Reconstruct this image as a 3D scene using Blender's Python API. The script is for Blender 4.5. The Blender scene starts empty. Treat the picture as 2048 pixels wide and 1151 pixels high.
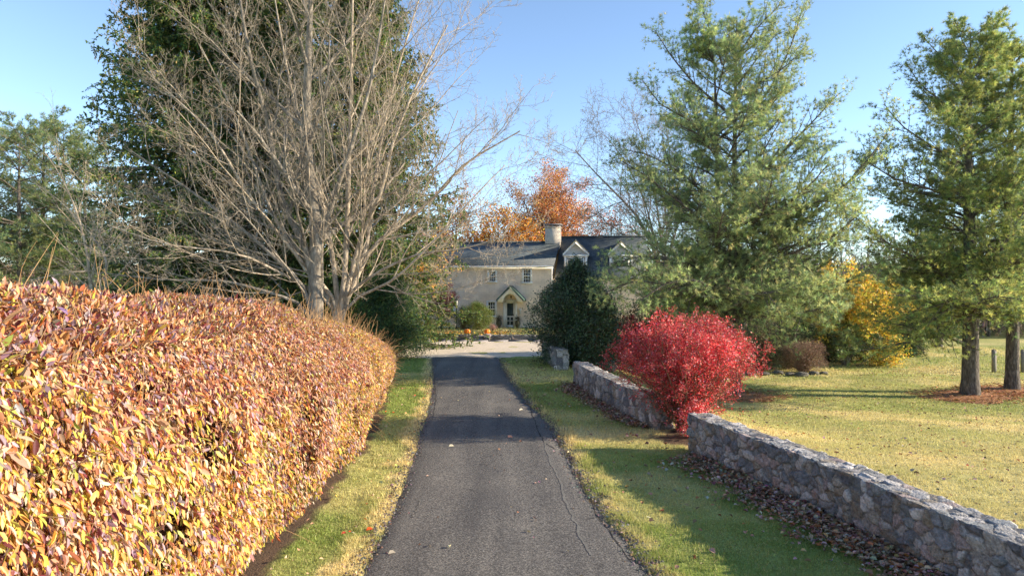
import bpy, math, random
import numpy as np
from mathutils import Vector
F = 1365.0; H = 3.4; CX = 1024.0; CY = 575.5
R = math.radians
C = bpy.data.collections.new("scene_objects"); bpy.context.scene.collection.children.link(C)

# ------------------------------------------------------------------ numpy helpers
def sm(t):
    t = np.clip(t, 0, 1); return t*t*(3-2*t)
def nrm(v):
    return v/np.maximum(np.linalg.norm(v, axis=-1, keepdims=True), 1e-9)
def hsh(i, j, k=0):
    h = (np.asarray(i, dtype=np.int64)*374761393 + np.asarray(j, dtype=np.int64)*668265263 + np.asarray(k, dtype=np.int64)*2147483647 + 1274126177) & 0xFFFFFFFF
    h = ((h ^ (h >> 13))*1274126177) & 0xFFFFFFFF
    h = ((h ^ (h >> 15))*2246822519) & 0xFFFFFFFF
    return (h ^ (h >> 16))/4294967295.0
def noise2(x, y, k=0):
    x = np.asarray(x, float); y = np.asarray(y, float)
    i = np.floor(x); j = np.floor(y); u = sm(x-i); v = sm(y-j)
    a = hsh(i, j, k); b = hsh(i+1, j, k); c = hsh(i, j+1, k); d = hsh(i+1, j+1, k)
    return (a*(1-u)+b*u)*(1-v)+(c*(1-u)+d*u)*v
def fbm(x, y, k=0, o=4):
    s = 0; a = .5; n = 0
    for q in range(o):
        s = s+a*noise2(x*2**q, y*2**q, k+q*7); n += a; a *= .5
    return s/n
def voro(s, t, a, b, k):
    x = s/a; y = t/b; i = np.floor(x); j = np.floor(y)
    f1 = np.full(x.shape, 9.); f2 = np.full(x.shape, 9.); idv = np.zeros(x.shape); lx = np.zeros(x.shape); ly = np.zeros(x.shape)
    for di in (-2, -1, 0, 1, 2):
        for dj in (-2, -1, 0, 1, 2):
            ci = i+di; cj = j+dj
            px = ci+.5+.95*(hsh(ci, cj, k)-.5); py = cj+.5+.95*(hsh(ci, cj, k+5)-.5)
            w = .75+.6*hsh(ci, cj, k+9)
            dx = x-px; dy = y-py; d = np.sqrt(dx*dx+dy*dy*1.1)*w
            nf = d < f1
            f2 = np.where(nf, f1, np.minimum(f2, d)); idv = np.where(nf, hsh(ci, cj, k+11), idv)
            lx = np.where(nf, dx, lx); ly = np.where(nf, dy, ly); f1 = np.where(nf, d, f1)
    return f1, f2, idv, lx, ly

# ------------------------------------------------------------------ meshes and objects
def mesh(name, V, faces, mat, parent=None, col=None, dom='FACE', smooth=False, link=True):
    me = bpy.data.meshes.new(name)
    V = np.ascontiguousarray(V, dtype=np.float32).reshape(-1, 3)
    if not isinstance(faces, (list, tuple)): faces = [faces]
    faces = [np.asarray(f, dtype=np.int32) for f in faces if len(f)]
    me.vertices.add(len(V)); me.vertices.foreach_set('co', V.ravel())
    li = np.concatenate([f.ravel() for f in faces]); tot = np.concatenate([np.full(len(f), f.shape[1], dtype=np.int32) for f in faces])
    st = np.concatenate([[0], np.cumsum(tot)[:-1]]).astype(np.int32)
    me.loops.add(len(li)); me.loops.foreach_set('vertex_index', li)
    me.polygons.add(len(tot)); me.polygons.foreach_set('loop_start', st)
    if smooth: me.polygons.foreach_set('use_smooth', np.ones(len(tot), dtype=bool))
    if col is not None:
        a = me.attributes.new('col', 'FLOAT_VECTOR', dom); a.data.foreach_set('vector', np.ascontiguousarray(col, dtype=np.float32).ravel())
    me.update(calc_edges=True); me.materials.append(mat)
    o = bpy.data.objects.new(name, me); C.objects.link(o)
    if parent is not None: o.parent = parent
    return o
def tag(o, label=None, cat=None, group=None, kind=None):
    if label: o['label'] = label
    if cat: o['category'] = cat
    if group: o['group'] = group
    if kind: o['kind'] = kind
    return o
def empty(name, loc, rz=0, label=None, cat=None, group=None, kind=None):
    o = bpy.data.objects.new(name, None); C.objects.link(o); o.location = loc; o.rotation_euler = (0, 0, rz); o.empty_display_size = .3
    return tag(o, label, cat, group, kind)
def dup(root, loc, rz=0, sc=1, label=None, group=None):
    def cp(o, par):
        c = o.copy(); C.objects.link(c)
        if par is not None: c.parent = par
        for ch in [q for q in bpy.data.objects if q.parent == o]: cp(ch, c)
        return c
    r = cp(root, None); r.location = loc; r.rotation_euler = (0, 0, rz); r.scale = (sc, sc, sc) if np.isscalar(sc) else sc
    tag(r, label, None, group); return r
class MB:
    """collects simple shapes into one mesh"""
    def __init__(s): s.v = []; s.q = []; s.t = []; s.n = 0
    def add(s, V, quads=(), tris=()):
        V = np.asarray(V, float).reshape(-1, 3); s.v.append(V)
        if len(quads): s.q.append(np.asarray(quads, int)+s.n)
        if len(tris): s.t.append(np.asarray(tris, int)+s.n)
        s.n += len(V); return s
    def box(s, x0, x1, y0, y1, z0, z1):
        V = [(x, y, z) for z in (z0, z1) for (x, y) in ((x0, y0), (x1, y0), (x1, y1), (x0, y1))]
        return s.add(V, [(0, 3, 2, 1), (4, 5, 6, 7), (0, 1, 5, 4), (1, 2, 6, 5), (2, 3, 7, 6), (3, 0, 4, 7)])
    def prism(s, poly, y0, y1):
        """poly in x,z; extruded y0..y1; convex caps by fan, else give strips"""
        n = len(poly); V = [(p[0], y0, p[1]) for p in poly]+[(p[0], y1, p[1]) for p in poly]
        q = [(i, (i+1) % n, n+(i+1) % n, n+i) for i in range(n)]
        t = [(0, i, i+1) for i in range(1, n-1)]+[(n, n+i+1, n+i) for i in range(1, n-1)]
        return s.add(V, q, t)
    def lathe(s, prof, c=(0, 0, 0), seg=16, rib=0, nr=0):
        V = []; q = []
        for r, z in prof:
            for k in range(seg):
                a = 2*math.pi*k/seg; rr = r*(1+rib*abs(math.sin(a*nr/2))-rib*.5) if rib else r
                V.append((c[0]+rr*math.cos(a), c[1]+rr*math.sin(a), c[2]+z))
        for i in range(len(prof)-1):
            for k in range(seg):
                q.append((i*seg+k, i*seg+(k+1) % seg, (i+1)*seg+(k+1) % seg, (i+1)*seg+k))
        return s.add(V, q)
    def build(s, name, mat, parent=None, smooth=False):
        fs = []
        if s.q: fs.append(np.concatenate(s.q))
        if s.t: fs.append(np.concatenate(s.t))
        return mesh(name, np.concatenate(s.v), fs, mat, parent, smooth=smooth)
def tube_arrays(P, Rr, sides, seed=0):
    P = np.asarray(P, float); Rr = np.asarray(Rr, float); K, n, _ = P.shape
    T = np.empty_like(P); T[:, 1:-1] = P[:, 2:]-P[:, :-2]; T[:, 0] = P[:, 1]-P[:, 0]; T[:, -1] = P[:, -1]-P[:, -2]; T = nrm(T)
    ov = nrm(P[:, -1]-P[:, 0]); ref = np.where(np.abs(ov[:, 2:3]) < .7, np.array([[0, 0, 1.]]), np.array([[1., 0, 0]]))
    a = nrm(np.cross(T, ref[:, None, :])); b = np.cross(T, a)
    ang = np.arange(sides)*2*math.pi/sides
    V = P[:, :, None, :]+Rr[:, :, None, None]*(np.cos(ang)[None, None, :, None]*a[:, :, None, :]+np.sin(ang)[None, None, :, None]*b[:, :, None, :])
    base = (np.arange(K)*n*sides)[:, None, None]+(np.arange(n-1)*sides)[None, :, None]
    k0 = np.arange(sides)[None, None, :]; k1 = (k0+1) % sides
    Q = np.stack([base+k0, base+k1, base+k1+sides, base+k0+sides], -1).reshape(-1, 4)
    return V.reshape(-1, 3), Q
def tubes(name, groups, mat, parent, smooth=True):
    """groups: list of (P,R,sides)"""
    Vs = []; Qs = []; n = 0
    for P, Rr, sd in groups:
        if len(P) == 0: continue
        V, Q = tube_arrays(P, Rr, sd); Vs.append(V); Qs.append(Q+n); n += len(V)
    return mesh(name, np.concatenate(Vs), np.concatenate(Qs), mat, parent, smooth=smooth)
def poly(pts, n):
    """resample a polyline smoothly to n points"""
    pts = np.asarray(pts, float); d = np.concatenate([[0], np.cumsum(np.linalg.norm(np.diff(pts, axis=0), axis=1))])
    t = np.linspace(0, d[-1], n*4); q = np.stack([np.interp(t, d, pts[:, k]) for k in range(pts.shape[1])], -1)
    for _ in range(n//2):
        q[1:-1] = .25*q[:-2]+.5*q[1:-1]+.25*q[2:]
    return q[np.linspace(0, len(q)-1, n).astype(int)]
def grow(P, Rr, per, rng, t=(.2, 1), ang=(30, 60), ln=.5, fall=.5, n=5, up=0., wig=.1, rr=.6, taper=.3, flat=None, rmin=.003, Labs=None):
    K, m, _ = P.shape
    plen = np.linalg.norm(np.diff(P, axis=1), axis=2).sum(1)
    idx = np.repeat(np.arange(K), per); q = np.tile(np.arange(per), K)
    tt = t[0]+(t[1]-t[0])*(q+rng.random(K*per))/per
    f = np.clip(tt*(m-1), 0, m-1.001); i0 = f.astype(int); w = (f-i0)[:, None]
    A = P[idx, i0]; B = P[idx, i0+1]; base = A*(1-w)+B*w; tan = nrm(B-A)
    rad = Rr[idx, i0]*(1-w[:, 0])+Rr[idx, i0+1]*w[:, 0]
    refz = np.array([0, 0, 1.]); u = np.cross(tan, refz); bad = np.linalg.norm(u, axis=1) < .15
    u[bad] = np.cross(tan[bad], np.array([1., 0, 0])); u = nrm(u); v = np.cross(u, tan)
    if flat is None: az = 2.39996*q+np.repeat(rng.random(K)*6.28, per)+rng.normal(0, .4, K*per)
    else: az = np.where(q % 2 == 0, 0, math.pi)+rng.normal(0, flat, K*per)
    a = np.radians(rng.uniform(ang[0], ang[1], K*per))
    d = np.cos(a)[:, None]*tan+np.sin(a)[:, None]*(np.cos(az)[:, None]*u+np.sin(az)[:, None]*v)
    L = (plen[idx]*ln*(1-fall*tt) if Labs is None else Labs)*rng.uniform(.65, 1.2, K*per)
    out = np.empty((K*per, n, 3)); out[:, 0] = base
    for k in range(1, n):
        d = nrm(d+rng.normal(0, wig, d.shape)+np.array([0, 0, up])); out[:, k] = out[:, k-1]+d*(L/(n-1))[:, None]
    r0 = np.maximum(rad*rr, rmin); Ro = r0[:, None]*(1-(1-taper)*np.linspace(0, 1, n))[None]
    return out, np.maximum(Ro, rmin*.6)
def leaves_arrays(Cn, D, N, L, W, kind='diamond', fold=.25, curl=0.):
    """Cn base points, D length direction, N approx normal"""
    D = nrm(D); S = nrm(np.cross(D, N)); N = np.cross(S, D); L = np.asarray(L)[:, None]; W = np.asarray(W)[:, None]
    n = len(Cn)
    if kind == 'tri':
        V = np.stack([Cn-S*W*.5, Cn+S*W*.5, Cn+D*L], 1).reshape(-1, 3); return V, np.arange(n*3).reshape(-1, 3)
    if kind == 'diamond':
        mid = Cn+D*L*.45+N*L*curl
        V = np.stack([Cn, mid+S*W*.5, Cn+D*L, mid-S*W*.5], 1).reshape(-1, 3); return V, np.arange(n*4).reshape(-1, 4)
    c = curl if np.ndim(curl) else np.full(n, curl); c = c[:, None]
    e = N*W*fold
    V = np.stack([Cn, Cn+D*L*.28+S*W*.46+e+N*L*c*.6, Cn+D*L*.66+S*W*.4+e+N*L*c*.5, Cn+D*L-N*L*c*.4,
                  Cn+D*L*.66-S*W*.4+e+N*L*c*.5, Cn+D*L*.28-S*W*.46+e+N*L*c*.6], 1).reshape(-1, 3)
    b = np.arange(n)[:, None]*6
    Q = np.concatenate([b+np.array([[0, 1, 2, 3]]), b+np.array([[0, 3, 4, 5]])], 1).reshape(-1, 4)
    return V, Q
def palette(rng, n, pal, w, jit=.15, vj=.2):
    pal = np.asarray(pal, float); k = rng.choice(len(pal), n, p=np.asarray(w)/np.sum(w))
    c = pal[k]*(1+rng.normal(0, vj, (n, 1)))*(1+rng.normal(0, jit, (n, 3))); return np.clip(c, .004, .95)

# ------------------------------------------------------------------ materials
def newmat(name):
    m = bpy.data.materials.new(name); m.use_nodes = True; nt = m.node_tree; nt.nodes.clear()
    out = nt.nodes.new('ShaderNodeOutputMaterial'); b = nt.nodes.new('ShaderNodeBsdfPrincipled'); nt.links.new(b.outputs[0], out.inputs[0])
    return m, nt, b, out
def nd(nt, typ, **kw):
    n = nt.nodes.new('ShaderNode'+typ)
    for k, v in kw.items():
        if k.startswith('i_'): n.inputs[int(k[2:]) if k[2:].isdigit() else k[2:]].default_value = v
        else: setattr(n, k, v)
    return n
def ramp(nt, src, stops):
    r = nd(nt, 'ValToRGB'); e = r.color_ramp.elements
    while len(e) < len(stops): e.new(.5)
    for i, (p, c) in enumerate(stops):
        e[i].position = p; e[i].color = (*c, 1) if len(c) == 3 else c
    nt.links.new(src, r.inputs[0]); return r.outputs[0]
def coords(nt, kind='Object', scale=None):
    t = nd(nt, 'TexCoord'); o = t.outputs[kind]
    if scale is not None:
        m = nd(nt, 'Mapping'); m.inputs['Scale'].default_value = scale; nt.links.new(o, m.inputs[0]); o = m.outputs[0]
    return o
def mixc(nt, f, a, b, mode='MIX'):
    m = nd(nt, 'Mix', data_type='RGBA', blend_type=mode)
    for s, v in ((0, f), (6, a), (7, b)):
        if isinstance(v, (int, float)): m.inputs[s].default_value = v
        elif isinstance(v, tuple): m.inputs[s].default_value = (*v, 1)
        else: nt.links.new(v, m.inputs[s])
    return m.outputs[2]
def bump(nt, b, h, dist=.01, strength=1.):
    n = nd(nt, 'Bump'); n.inputs['Distance'].default_value = dist; n.inputs['Strength'].default_value = strength
    nt.links.new(h, n.inputs['Height']); nt.links.new(n.outputs[0], b.inputs['Normal'])
def leafmat(name, trans=.35, rough=.5, spec=.5):
    m, nt, b, out = newmat(name); a = nd(nt, 'Attribute', attribute_name='col')
    nt.links.new(a.outputs['Color'], b.inputs['Base Color']); b.inputs['Roughness'].default_value = rough; b.inputs['Specular IOR Level'].default_value = spec
    t = nd(nt, 'BsdfTranslucent'); nt.links.new(a.outputs['Color'], t.inputs[0])
    mx = nd(nt, 'MixShader'); mx.inputs[0].default_value = trans
    nt.links.new(b.outputs[0], mx.inputs[1]); nt.links.new(t.outputs[0], mx.inputs[2]); nt.links.new(mx.outputs[0], out.inputs[0]); return m
def noisy(name, stops, scale=8, rough=.85, bscale=None, bdist=.01, stretch=(1, 1, 1), detail=6, spec=.3, metal=0):
    m, nt, b, out = newmat(name); co = coords(nt, 'Object', stretch)
    n = nd(nt, 'TexNoise'); n.inputs['Scale'].default_value = scale; n.inputs['Detail'].default_value = detail; n.inputs['Roughness'].default_value = .65; nt.links.new(co, n.inputs[0])
    nt.links.new(ramp(nt, n.outputs[0], stops), b.inputs['Base Color']); b.inputs['Roughness'].default_value = rough; b.inputs['Specular IOR Level'].default_value = spec; b.inputs['Metallic'].default_value = metal
    if bscale:
        n2 = nd(nt, 'TexNoise'); n2.inputs['Scale'].default_value = bscale; n2.inputs['Detail'].default_value = 8; nt.links.new(co, n2.inputs[0]); bump(nt, b, n2.outputs[0], bdist)
    return m
M = {}
M['leaf_gloss'] = leafmat('autumn_leaf', .32, .44, .45)
M['leaf'] = leafmat('broad_leaf', .35, .5, .4)
M['needle'] = leafmat('needles', .55, .5, .4)
M['grass'] = leafmat('grass_blades', .3, .55, .25)
M['litter'] = leafmat('dry_leaves', .12, .7, .2)
M['holly'] = leafmat('holly_leaf', .1, .38, .5)
M['bark_grey'] = noisy('grey_bark', [(.3, (.10, .085, .07)), (.55, (.24, .21, .17)), (.72, (.42, .38, .32))], 9, .85, 30, .02, (1, 1, .35))
M['bark_pale'] = noisy('pale_lichened_bark', [(.3, (.16, .12, .085)), (.5, (.36, .295, .22)), (.7, (.58, .50, .40))], 7, .8, 30, .015, (1, 1, .4))
M['bark_pine'] = noisy('pine_bark', [(.32, (.035, .03, .027)), (.52, (.12, .1, .085)), (.72, (.27, .24, .21))], 14, .9, 22, .05, (1, 1, .28))
M['bark_dark'] = noisy('dark_bark', [(.3, (.03, .024, .018)), (.7, (.12, .095, .07))], 10, .9, 25, .02, (1, 1, .3))
M['twig_brown'] = noisy('brown_twig', [(.3, (.1, .06, .035)), (.7, (.3, .2, .12))], 12, .8)
M['twig_tan'] = noisy('tan_twig', [(.3, (.28, .15, .06)), (.7, (.5, .32, .16))], 12, .7)
def attrmat(name, rough=.9, scale=60, amt=.35, bdist=.01, bscale=120, spec=.2, voron=None):
    m, nt, b, out = newmat(name); a = nd(nt, 'Attribute', attribute_name='col'); co = coords(nt)
    n = nd(nt, 'TexNoise'); n.inputs['Scale'].default_value = scale; n.inputs['Detail'].default_value = 7; n.inputs['Roughness'].default_value = .7; nt.links.new(co, n.inputs[0])
    g = ramp(nt, n.outputs[0], [(.3, (1-amt,)*3), (.7, (1+amt,)*3)])
    c = mixc(nt, 1., a.outputs['Color'], g, 'MULTIPLY'); nt.links.new(c, b.inputs['Base Color'])
    b.inputs['Roughness'].default_value = rough; b.inputs['Specular IOR Level'].default_value = spec
    n2 = nd(nt, 'TexNoise'); n2.inputs['Scale'].default_value = bscale; n2.inputs['Detail'].default_value = 5; nt.links.new(co, n2.inputs[0]); bump(nt, b, n2.outputs[0], bdist)
    return m
M['ground'] = attrmat('lawn_soil', .95, 25, .4, .03, 40)
M['stone'] = attrmat('field_stone', .85, 22, .55, .03, 38, .25)
M['mulch'] = attrmat('pine_straw', .95, 60, .5, .04, 70)
# ------------------------------------------------------------------ terrain
WY = [3, 6.86, 8.5, 9.5, 10.55, 12, 14.24, 16.3, 17.5, 20.4, 24.05, 28.3, 33.2, 50]
WX = [5.75, 5.28, 4.97, 4.82, 4.62, 4.23, 3.71, 3.46, 3.1, 2.63, 2.2, 1.82, 1.45, 1.4]
def ground_z(x, y):
    x = np.asarray(x, float); y = np.asarray(y, float)
    wx = np.interp(y, WY, WX)
    z = -1.1*sm((x-wx-1)/5)*sm((y-9)/19)
    und = (fbm(x*.12, y*.12, 3, 3)-.5)*.35*sm((x-wx-4)/6)
    z = z+und
    t = sm((y-44.25)/.25)*sm((x+19)/2)*sm((9.5-x)/2)
    z = z*(1-t)+.26*t
    z = z+2.0*sm((y-75)/80)
    return z
def gp(px, py, lift=0.):
    """where the view ray through a photograph pixel meets the terrain: used only to survey positions"""
    k = (px-CX)/F; s = (py-CY)/F; lo, hi = 2., 300.
    ys = np.linspace(lo, hi, 6000); zz = H-s*ys; g = ground_z(k*ys, ys)
    i = np.argmax(zz < g); Y = ys[i]; return np.array([k*Y, Y, float(ground_z(k*Y, Y))+lift])
def W3(px, py, Y): return np.array([(px-CX)/F*Y, Y, H-(py-CY)/F*Y])

HY = [-2, 2, 8.4, 14, 18, 25.5]; HXB = [-2.75, -2.9, -3.05, -3.25, -3.65, -4.7]
DL = [(725, 1151), (768, 1055), (787, 1017), (835, 887), (859, 806), (866, 744), (861, 715)]
DR = [(1300, 1151), (1185, 1000), (1141, 922), (1103, 856), (1078, 828), (1061, 816), (1037, 781), (1019, 760), (1004, 734), (999, 717)]
dl = np.array([gp(*p)[:2] for p in DL]); dr = np.array([gp(*p)[:2] for p in DR])
dl = np.vstack([[-1.3, -3], [-1.55, 4], dl, [-4.1, 34.2]]); dr = np.vstack([[1.85, -3], [1.75, 4], dr, [-.62, 34.2]])
def dleft(y): return np.interp(y, dl[:, 1], dl[:, 0])
def dright(y): return np.interp(y, dr[:, 1], dr[:, 0])
def patch(x, y):
    """weights of bare soil, straw-coloured grass; what the ground itself is, everywhere"""
    wx = np.interp(y, WY, WX); xb = np.interp(y, HY, HXB); nz = fbm(x*2.2, y*2.2, 21, 4)-.5; big = fbm(x*.35, y*.35, 31, 4); mid = fbm(x*1.1, y*1.1, 41, 3)
    a, b = dleft(y), dright(y)
    soil = sm((xb+.3+nz*.5-x)/.18)*(y < 26.5)*(x > -9)
    soil = np.maximum(soil, sm((.07+nz*.3-(x-b))/.08)*(x > b-.3)*(y < 33)*.9)
    soil = np.maximum(soil, sm((.03+nz*.16-(a-x))/.08)*(x < a+.3)*(y < 33)*.7)
    d = wx-x; inw = ((y > 3) & (y < 14.2)) | ((y > 16.5) & (y < 24))
    soil = np.maximum(soil, sm((.42+nz*.9-d)/.25)*(d > -.6)*inw*.85)
    r = np.hypot((x-4.3)/1.1, y-15.6); soil = np.maximum(soil, sm((1.25+nz*1.6-r)/.4))
    straw = .18+.5*sm((big-.42)/.25)+.4*(mid-.5)
    right = x > wx
    straw = np.where(right, straw+.38*sm((26-y)/14)+.08, straw)
    left = (x < a) & (y < 34)
    straw = np.where(left, straw-.25+.95*sm((.42+.5*nz*2-(a-x))/.3), straw)
    vr = (x > b) & (x < wx)
    straw = np.where(vr, straw-.1+.5*sm((.35+nz-(x-b))/.3), straw)
    gap = np.exp(-((y-15.6)/1.0)**2)*(x > b)*(x < wx+.5); straw = straw+.6*gap
    return np.clip(soil, 0, 1), np.clip(straw, 0, 1)
GREEN = np.array([.15, .215, .05]); GREEN2 = np.array([.32, .37, .09]); STRAW = np.array([.70, .57, .26]); SOIL = np.array([.115, .075, .048])
def gcol(x, y):
    s, st = patch(x, y); s = s[..., None]; st = st[..., None]; k = fbm(x*.8+9, y*.8, 51, 3)[..., None]
    g = GREEN*(1-k)+GREEN2*k; c = g*(1-st)+STRAW*st; return c*(1-s)+SOIL*s
def axis(segs):
    out = []
    for a, b, st in segs: out.append(np.arange(a, b, st))
    return np.concatenate(out)
gx = axis([(-400, -60, 20), (-60, -14, 2), (-14, -5.2, .5), (-5.2, 6.4, .09), (6.4, 16, .3), (16, 34, .8), (34, 70, 3), (70, 421, 25)])
gy = axis([(-20, 2, 1), (2, 34, .11), (34, 44, .3), (44, 44.8, .08), (44.8, 60, .5), (60, 100, 3), (100, 900, 25)])
GX, GY = np.meshgrid(gx, gy); GZ = ground_z(GX, GY)
mu = (fbm(GX*5, GY*5, 61, 2)-.5)*.035*(np.abs(GX) < 16)*(GY < 34); mu *= 1-((GX > dleft(GY)-.1) & (GX < dright(GY)+.1) & (GY < 34.5))
GZ = GZ+mu-.012*((GX > dleft(GY)) & (GX < dright(GY)) & (GY < 34.5))
nx, ny = len(gx), len(gy); ii = np.arange(nx*ny).reshape(ny, nx)
Q = np.stack([ii[:-1, :-1], ii[:-1, 1:], ii[1:, 1:], ii[1:, :-1]], -1).reshape(-1, 4)
o = mesh('ground', np.stack([GX, GY, GZ], -1), Q, M['ground'], col=gcol(GX, GY), dom='POINT', smooth=True); tag(o, kind='structure')

# ------------------------------------------------------------------ driveway
def asphalt():
    m, nt, b, out = newmat('asphalt'); co = coords(nt)
    n = nd(nt, 'TexNoise'); n.inputs['Scale'].default_value = 34; n.inputs['Detail'].default_value = 8; n.inputs['Roughness'].default_value = .85; nt.links.new(co, n.inputs[0])
    v = nd(nt, 'TexVoronoi'); v.inputs['Scale'].default_value = 75; nt.links.new(co, v.inputs[0])
    w = nd(nt, 'TexNoise'); w.inputs['Scale'].default_value = .8; w.inputs['Detail'].default_value = 5; nt.links.new(co, w.inputs[0])
    base = ramp(nt, n.outputs[0], [(.36, (.030, .031, .033)), (.50, (.098, .097, .097)), (.64, (.28, .272, .262))])
    chip = ramp(nt, v.outputs['Color'], [(.72, (0, 0, 0)), (.86, (.5, .5, .5))])
    c = mixc(nt, chip, base, (.34, .32, .29)); wr = ramp(nt, w.outputs[0], [(.3, (.86, .86, .87)), (.7, (1.16, 1.14, 1.1))]); c = mixc(nt, 1., c, wr, 'MULTIPLY')
    # fine crazing
    v2 = nd(nt, 'TexVoronoi', feature='DISTANCE_TO_EDGE'); v2.inputs['Scale'].default_value = 1.5
    n3 = nd(nt, 'TexNoise'); n3.inputs['Scale'].default_value = 3; n3.inputs['Detail'].default_value = 6; nt.links.new(co, n3.inputs[0])
    mx = mixc(nt, .16, co, n3.outputs['Color']); nt.links.new(mx, v2.inputs[0])
    ck = ramp(nt, v2.outputs[0], [(0., (1, 1, 1)), (.012, (0, 0, 0))])
    a = nd(nt, 'Attribute', attribute_name='col'); ck2 = mixc(nt, 1., ck, a.outputs['Color'], 'MULTIPLY')
    geo = nd(nt, 'SeparateXYZ'); nt.links.new(co, geo.inputs[0]); wv = nd(nt, 'TexNoise'); wv.inputs['Scale'].default_value = 1.; wv.inputs['Detail'].default_value = 4
    mp = nd(nt, 'Mapping'); mp.inputs['Scale'].default_value = (2.2, .12, 1); mp.inputs['Rotation'].default_value = (0, 0, -.09); nt.links.new(co, mp.inputs[0]); nt.links.new(mp.outputs[0], wv.inputs[0]); c = mixc(nt, 1., c, ramp(nt, wv.outputs[0], [(.35, (.78, .78, .79)), (.65, (1.2, 1.18, 1.14))]), 'MULTIPLY')
    st = nd(nt, 'TexNoise'); st.inputs['Scale'].default_value = 2.6; st.inputs['Detail'].default_value = 2; nt.links.new(co, st.inputs[0]); c = mixc(nt, 1., c, ramp(nt, st.outputs[0], [(.24, (.6, .6, .62)), (.32, (1, 1, 1))]), 'MULTIPLY')
    c = mixc(nt, ck2, c, (.012, .012, .012)); nt.links.new(c, b.inputs['Base Color'])
    b.inputs['Roughness'].default_value = .82; b.inputs['Specular IOR Level'].default_value = .25
    h = mixc(nt, ck2, n.outputs[0], (0, 0, 0)); bump(nt, b, h, .02); return m
M['asphalt'] = asphalt()
ys = np.arange(-3, 34.1, .1); rg = np.random.default_rng(5)
jl = (fbm(ys*2.1, ys*0, 3, 4)-.5)*.16; jr = (fbm(ys*2.3, ys*0+5, 4, 4)-.5)*.22
L_, R_ = dleft(ys)+jl, dright(ys)+jr; nc = 25; u = np.linspace(0, 1, nc)
X = L_[:, None]*(1-u)+R_[:, None]*u; Y = np.repeat(ys[:, None], nc, 1); Z = ground_z(X, Y)+.022+.03*np.sin(u*math.pi)[None]+(fbm(X*1.4, Y*1.4, 8, 3)-.5)*.02
Z[:, 0] -= .03; Z[:, -1] -= .03
ii = np.arange(X.size).reshape(X.shape); Q = np.stack([ii[:-1, :-1], ii[:-1, 1:], ii[1:, 1:], ii[1:, :-1]], -1).reshape(-1, 4)
edge = np.clip(1-np.minimum(u, 1-u)[None]/.16, 0, 1)*np.ones_like(X)*(.4+.9*(fbm(X, Y, 77, 3)))
drive = mesh('driveway', np.stack([X, Y, Z], -1), Q, M['asphalt'], col=np.repeat(np.clip(edge, 0, 1)[..., None], 3, -1), dom='POINT', smooth=True); tag(drive, kind='structure')
def dz(x, y):
    uu = np.clip((x-np.interp(y, ys, L_))/(np.interp(y, ys, R_)-np.interp(y, ys, L_)), 0, 1)
    return ground_z(x, y)+.022+.03*np.sin(uu*math.pi)+(fbm(x*1.4, y*1.4, 8, 3)-.5)*.02
def ribbon(name, pix, w, mat, seed, par):
    p = np.array([gp(*q)[:2] for q in pix]); p = poly(np.c_[p, p[:, 0]*0], 160)[:, :2]; t = nrm(np.gradient(p, axis=0)); nn = np.stack([-t[:, 1], t[:, 0]], -1)
    s = np.arange(len(p)); off = (fbm(s*.12, s*0, seed, 4)-.5)*.10; ww = w*(.4+1.2*fbm(s*.3, s*0+3, seed, 3))
    ww[0] = ww[-1] = .002
    a = p+nn*(off+ww/2)[:, None]; b = p+nn*(off-ww/2)[:, None]
    V = np.concatenate([np.c_[a, dz(a[:, 0], a[:, 1])+.004], np.c_[b, dz(b[:, 0], b[:, 1])+.004]]); n = len(p); i = np.arange(n-1)
    return mesh(name, V, np.stack([i, i+1, i+1+n, i+n], -1), mat, par)
M['crack_pale'] = noisy('dusty_crack', [(.3, (.10, .098, .09)), (.7, (.22, .21, .19))], 30, .95)
M['crack_dark'] = noisy('open_crack', [(.3, (.008, .008, .008)), (.7, (.025, .024, .022))], 30, .95)
ribbon('crack', [(1088, 885), (1100, 922), (1116, 955), (1130, 1000), (1152, 1050), (1163, 1090), (1182, 1120)], .034, M['crack_pale'], 5, drive)
ribbon('crack', [(1112, 862), (1135, 905), (1150, 950), (1172, 990), (1192, 1030), (1225, 1075), (1262, 1130)], .013, M['crack_dark'], 9, drive)
ribbon('crack', [(1060, 815), (1070, 850), (1088, 885), (1110, 900)], .016, M['crack_dark'], 12, drive)
ribbon('crack', [(822, 1040), (835, 1020), (834, 1000)], .008, M['crack_dark'], 14, drive)
ribbon('crack', [(868, 760), (872, 800), (866, 840)], .010, M['crack_dark'], 16, drive)

# ------------------------------------------------------------------ gravel court
M['gravel'] = noisy('pale_gravel', [(.32, (.54, .45, .35)), (.5, (.70, .59, .46)), (.68, (.80, .70, .57))], 26, .95, 60, .02)
xs = np.arange(-26, 7.01, .25)
near = np.interp(xs, [-26, -6.5, -5.6, -4.2, -.7, -.1, .5, 1.6, 3, 7], [33.8, 33.6, 33.2, 33.0, 33.0, 33.3, 33.6, 34.1, 34.6, 35.2])+(fbm(xs*1.3, xs*0, 9, 3)-.5)*.3
v = np.linspace(0, 1, 24); X = np.repeat(xs[None], 24, 0); Y = near[None]*(1-v[:, None])+43.3*v[:, None]; Z = ground_z(X, Y)+.012+(fbm(X, Y, 14, 3)-.5)*.05
Z[0] -= .04; ii = np.arange(X.size).reshape(X.shape); Q = np.stack([ii[:-1, :-1], ii[:-1, 1:], ii[1:, 1:], ii[1:, :-1]], -1).reshape(-1, 4)
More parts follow.
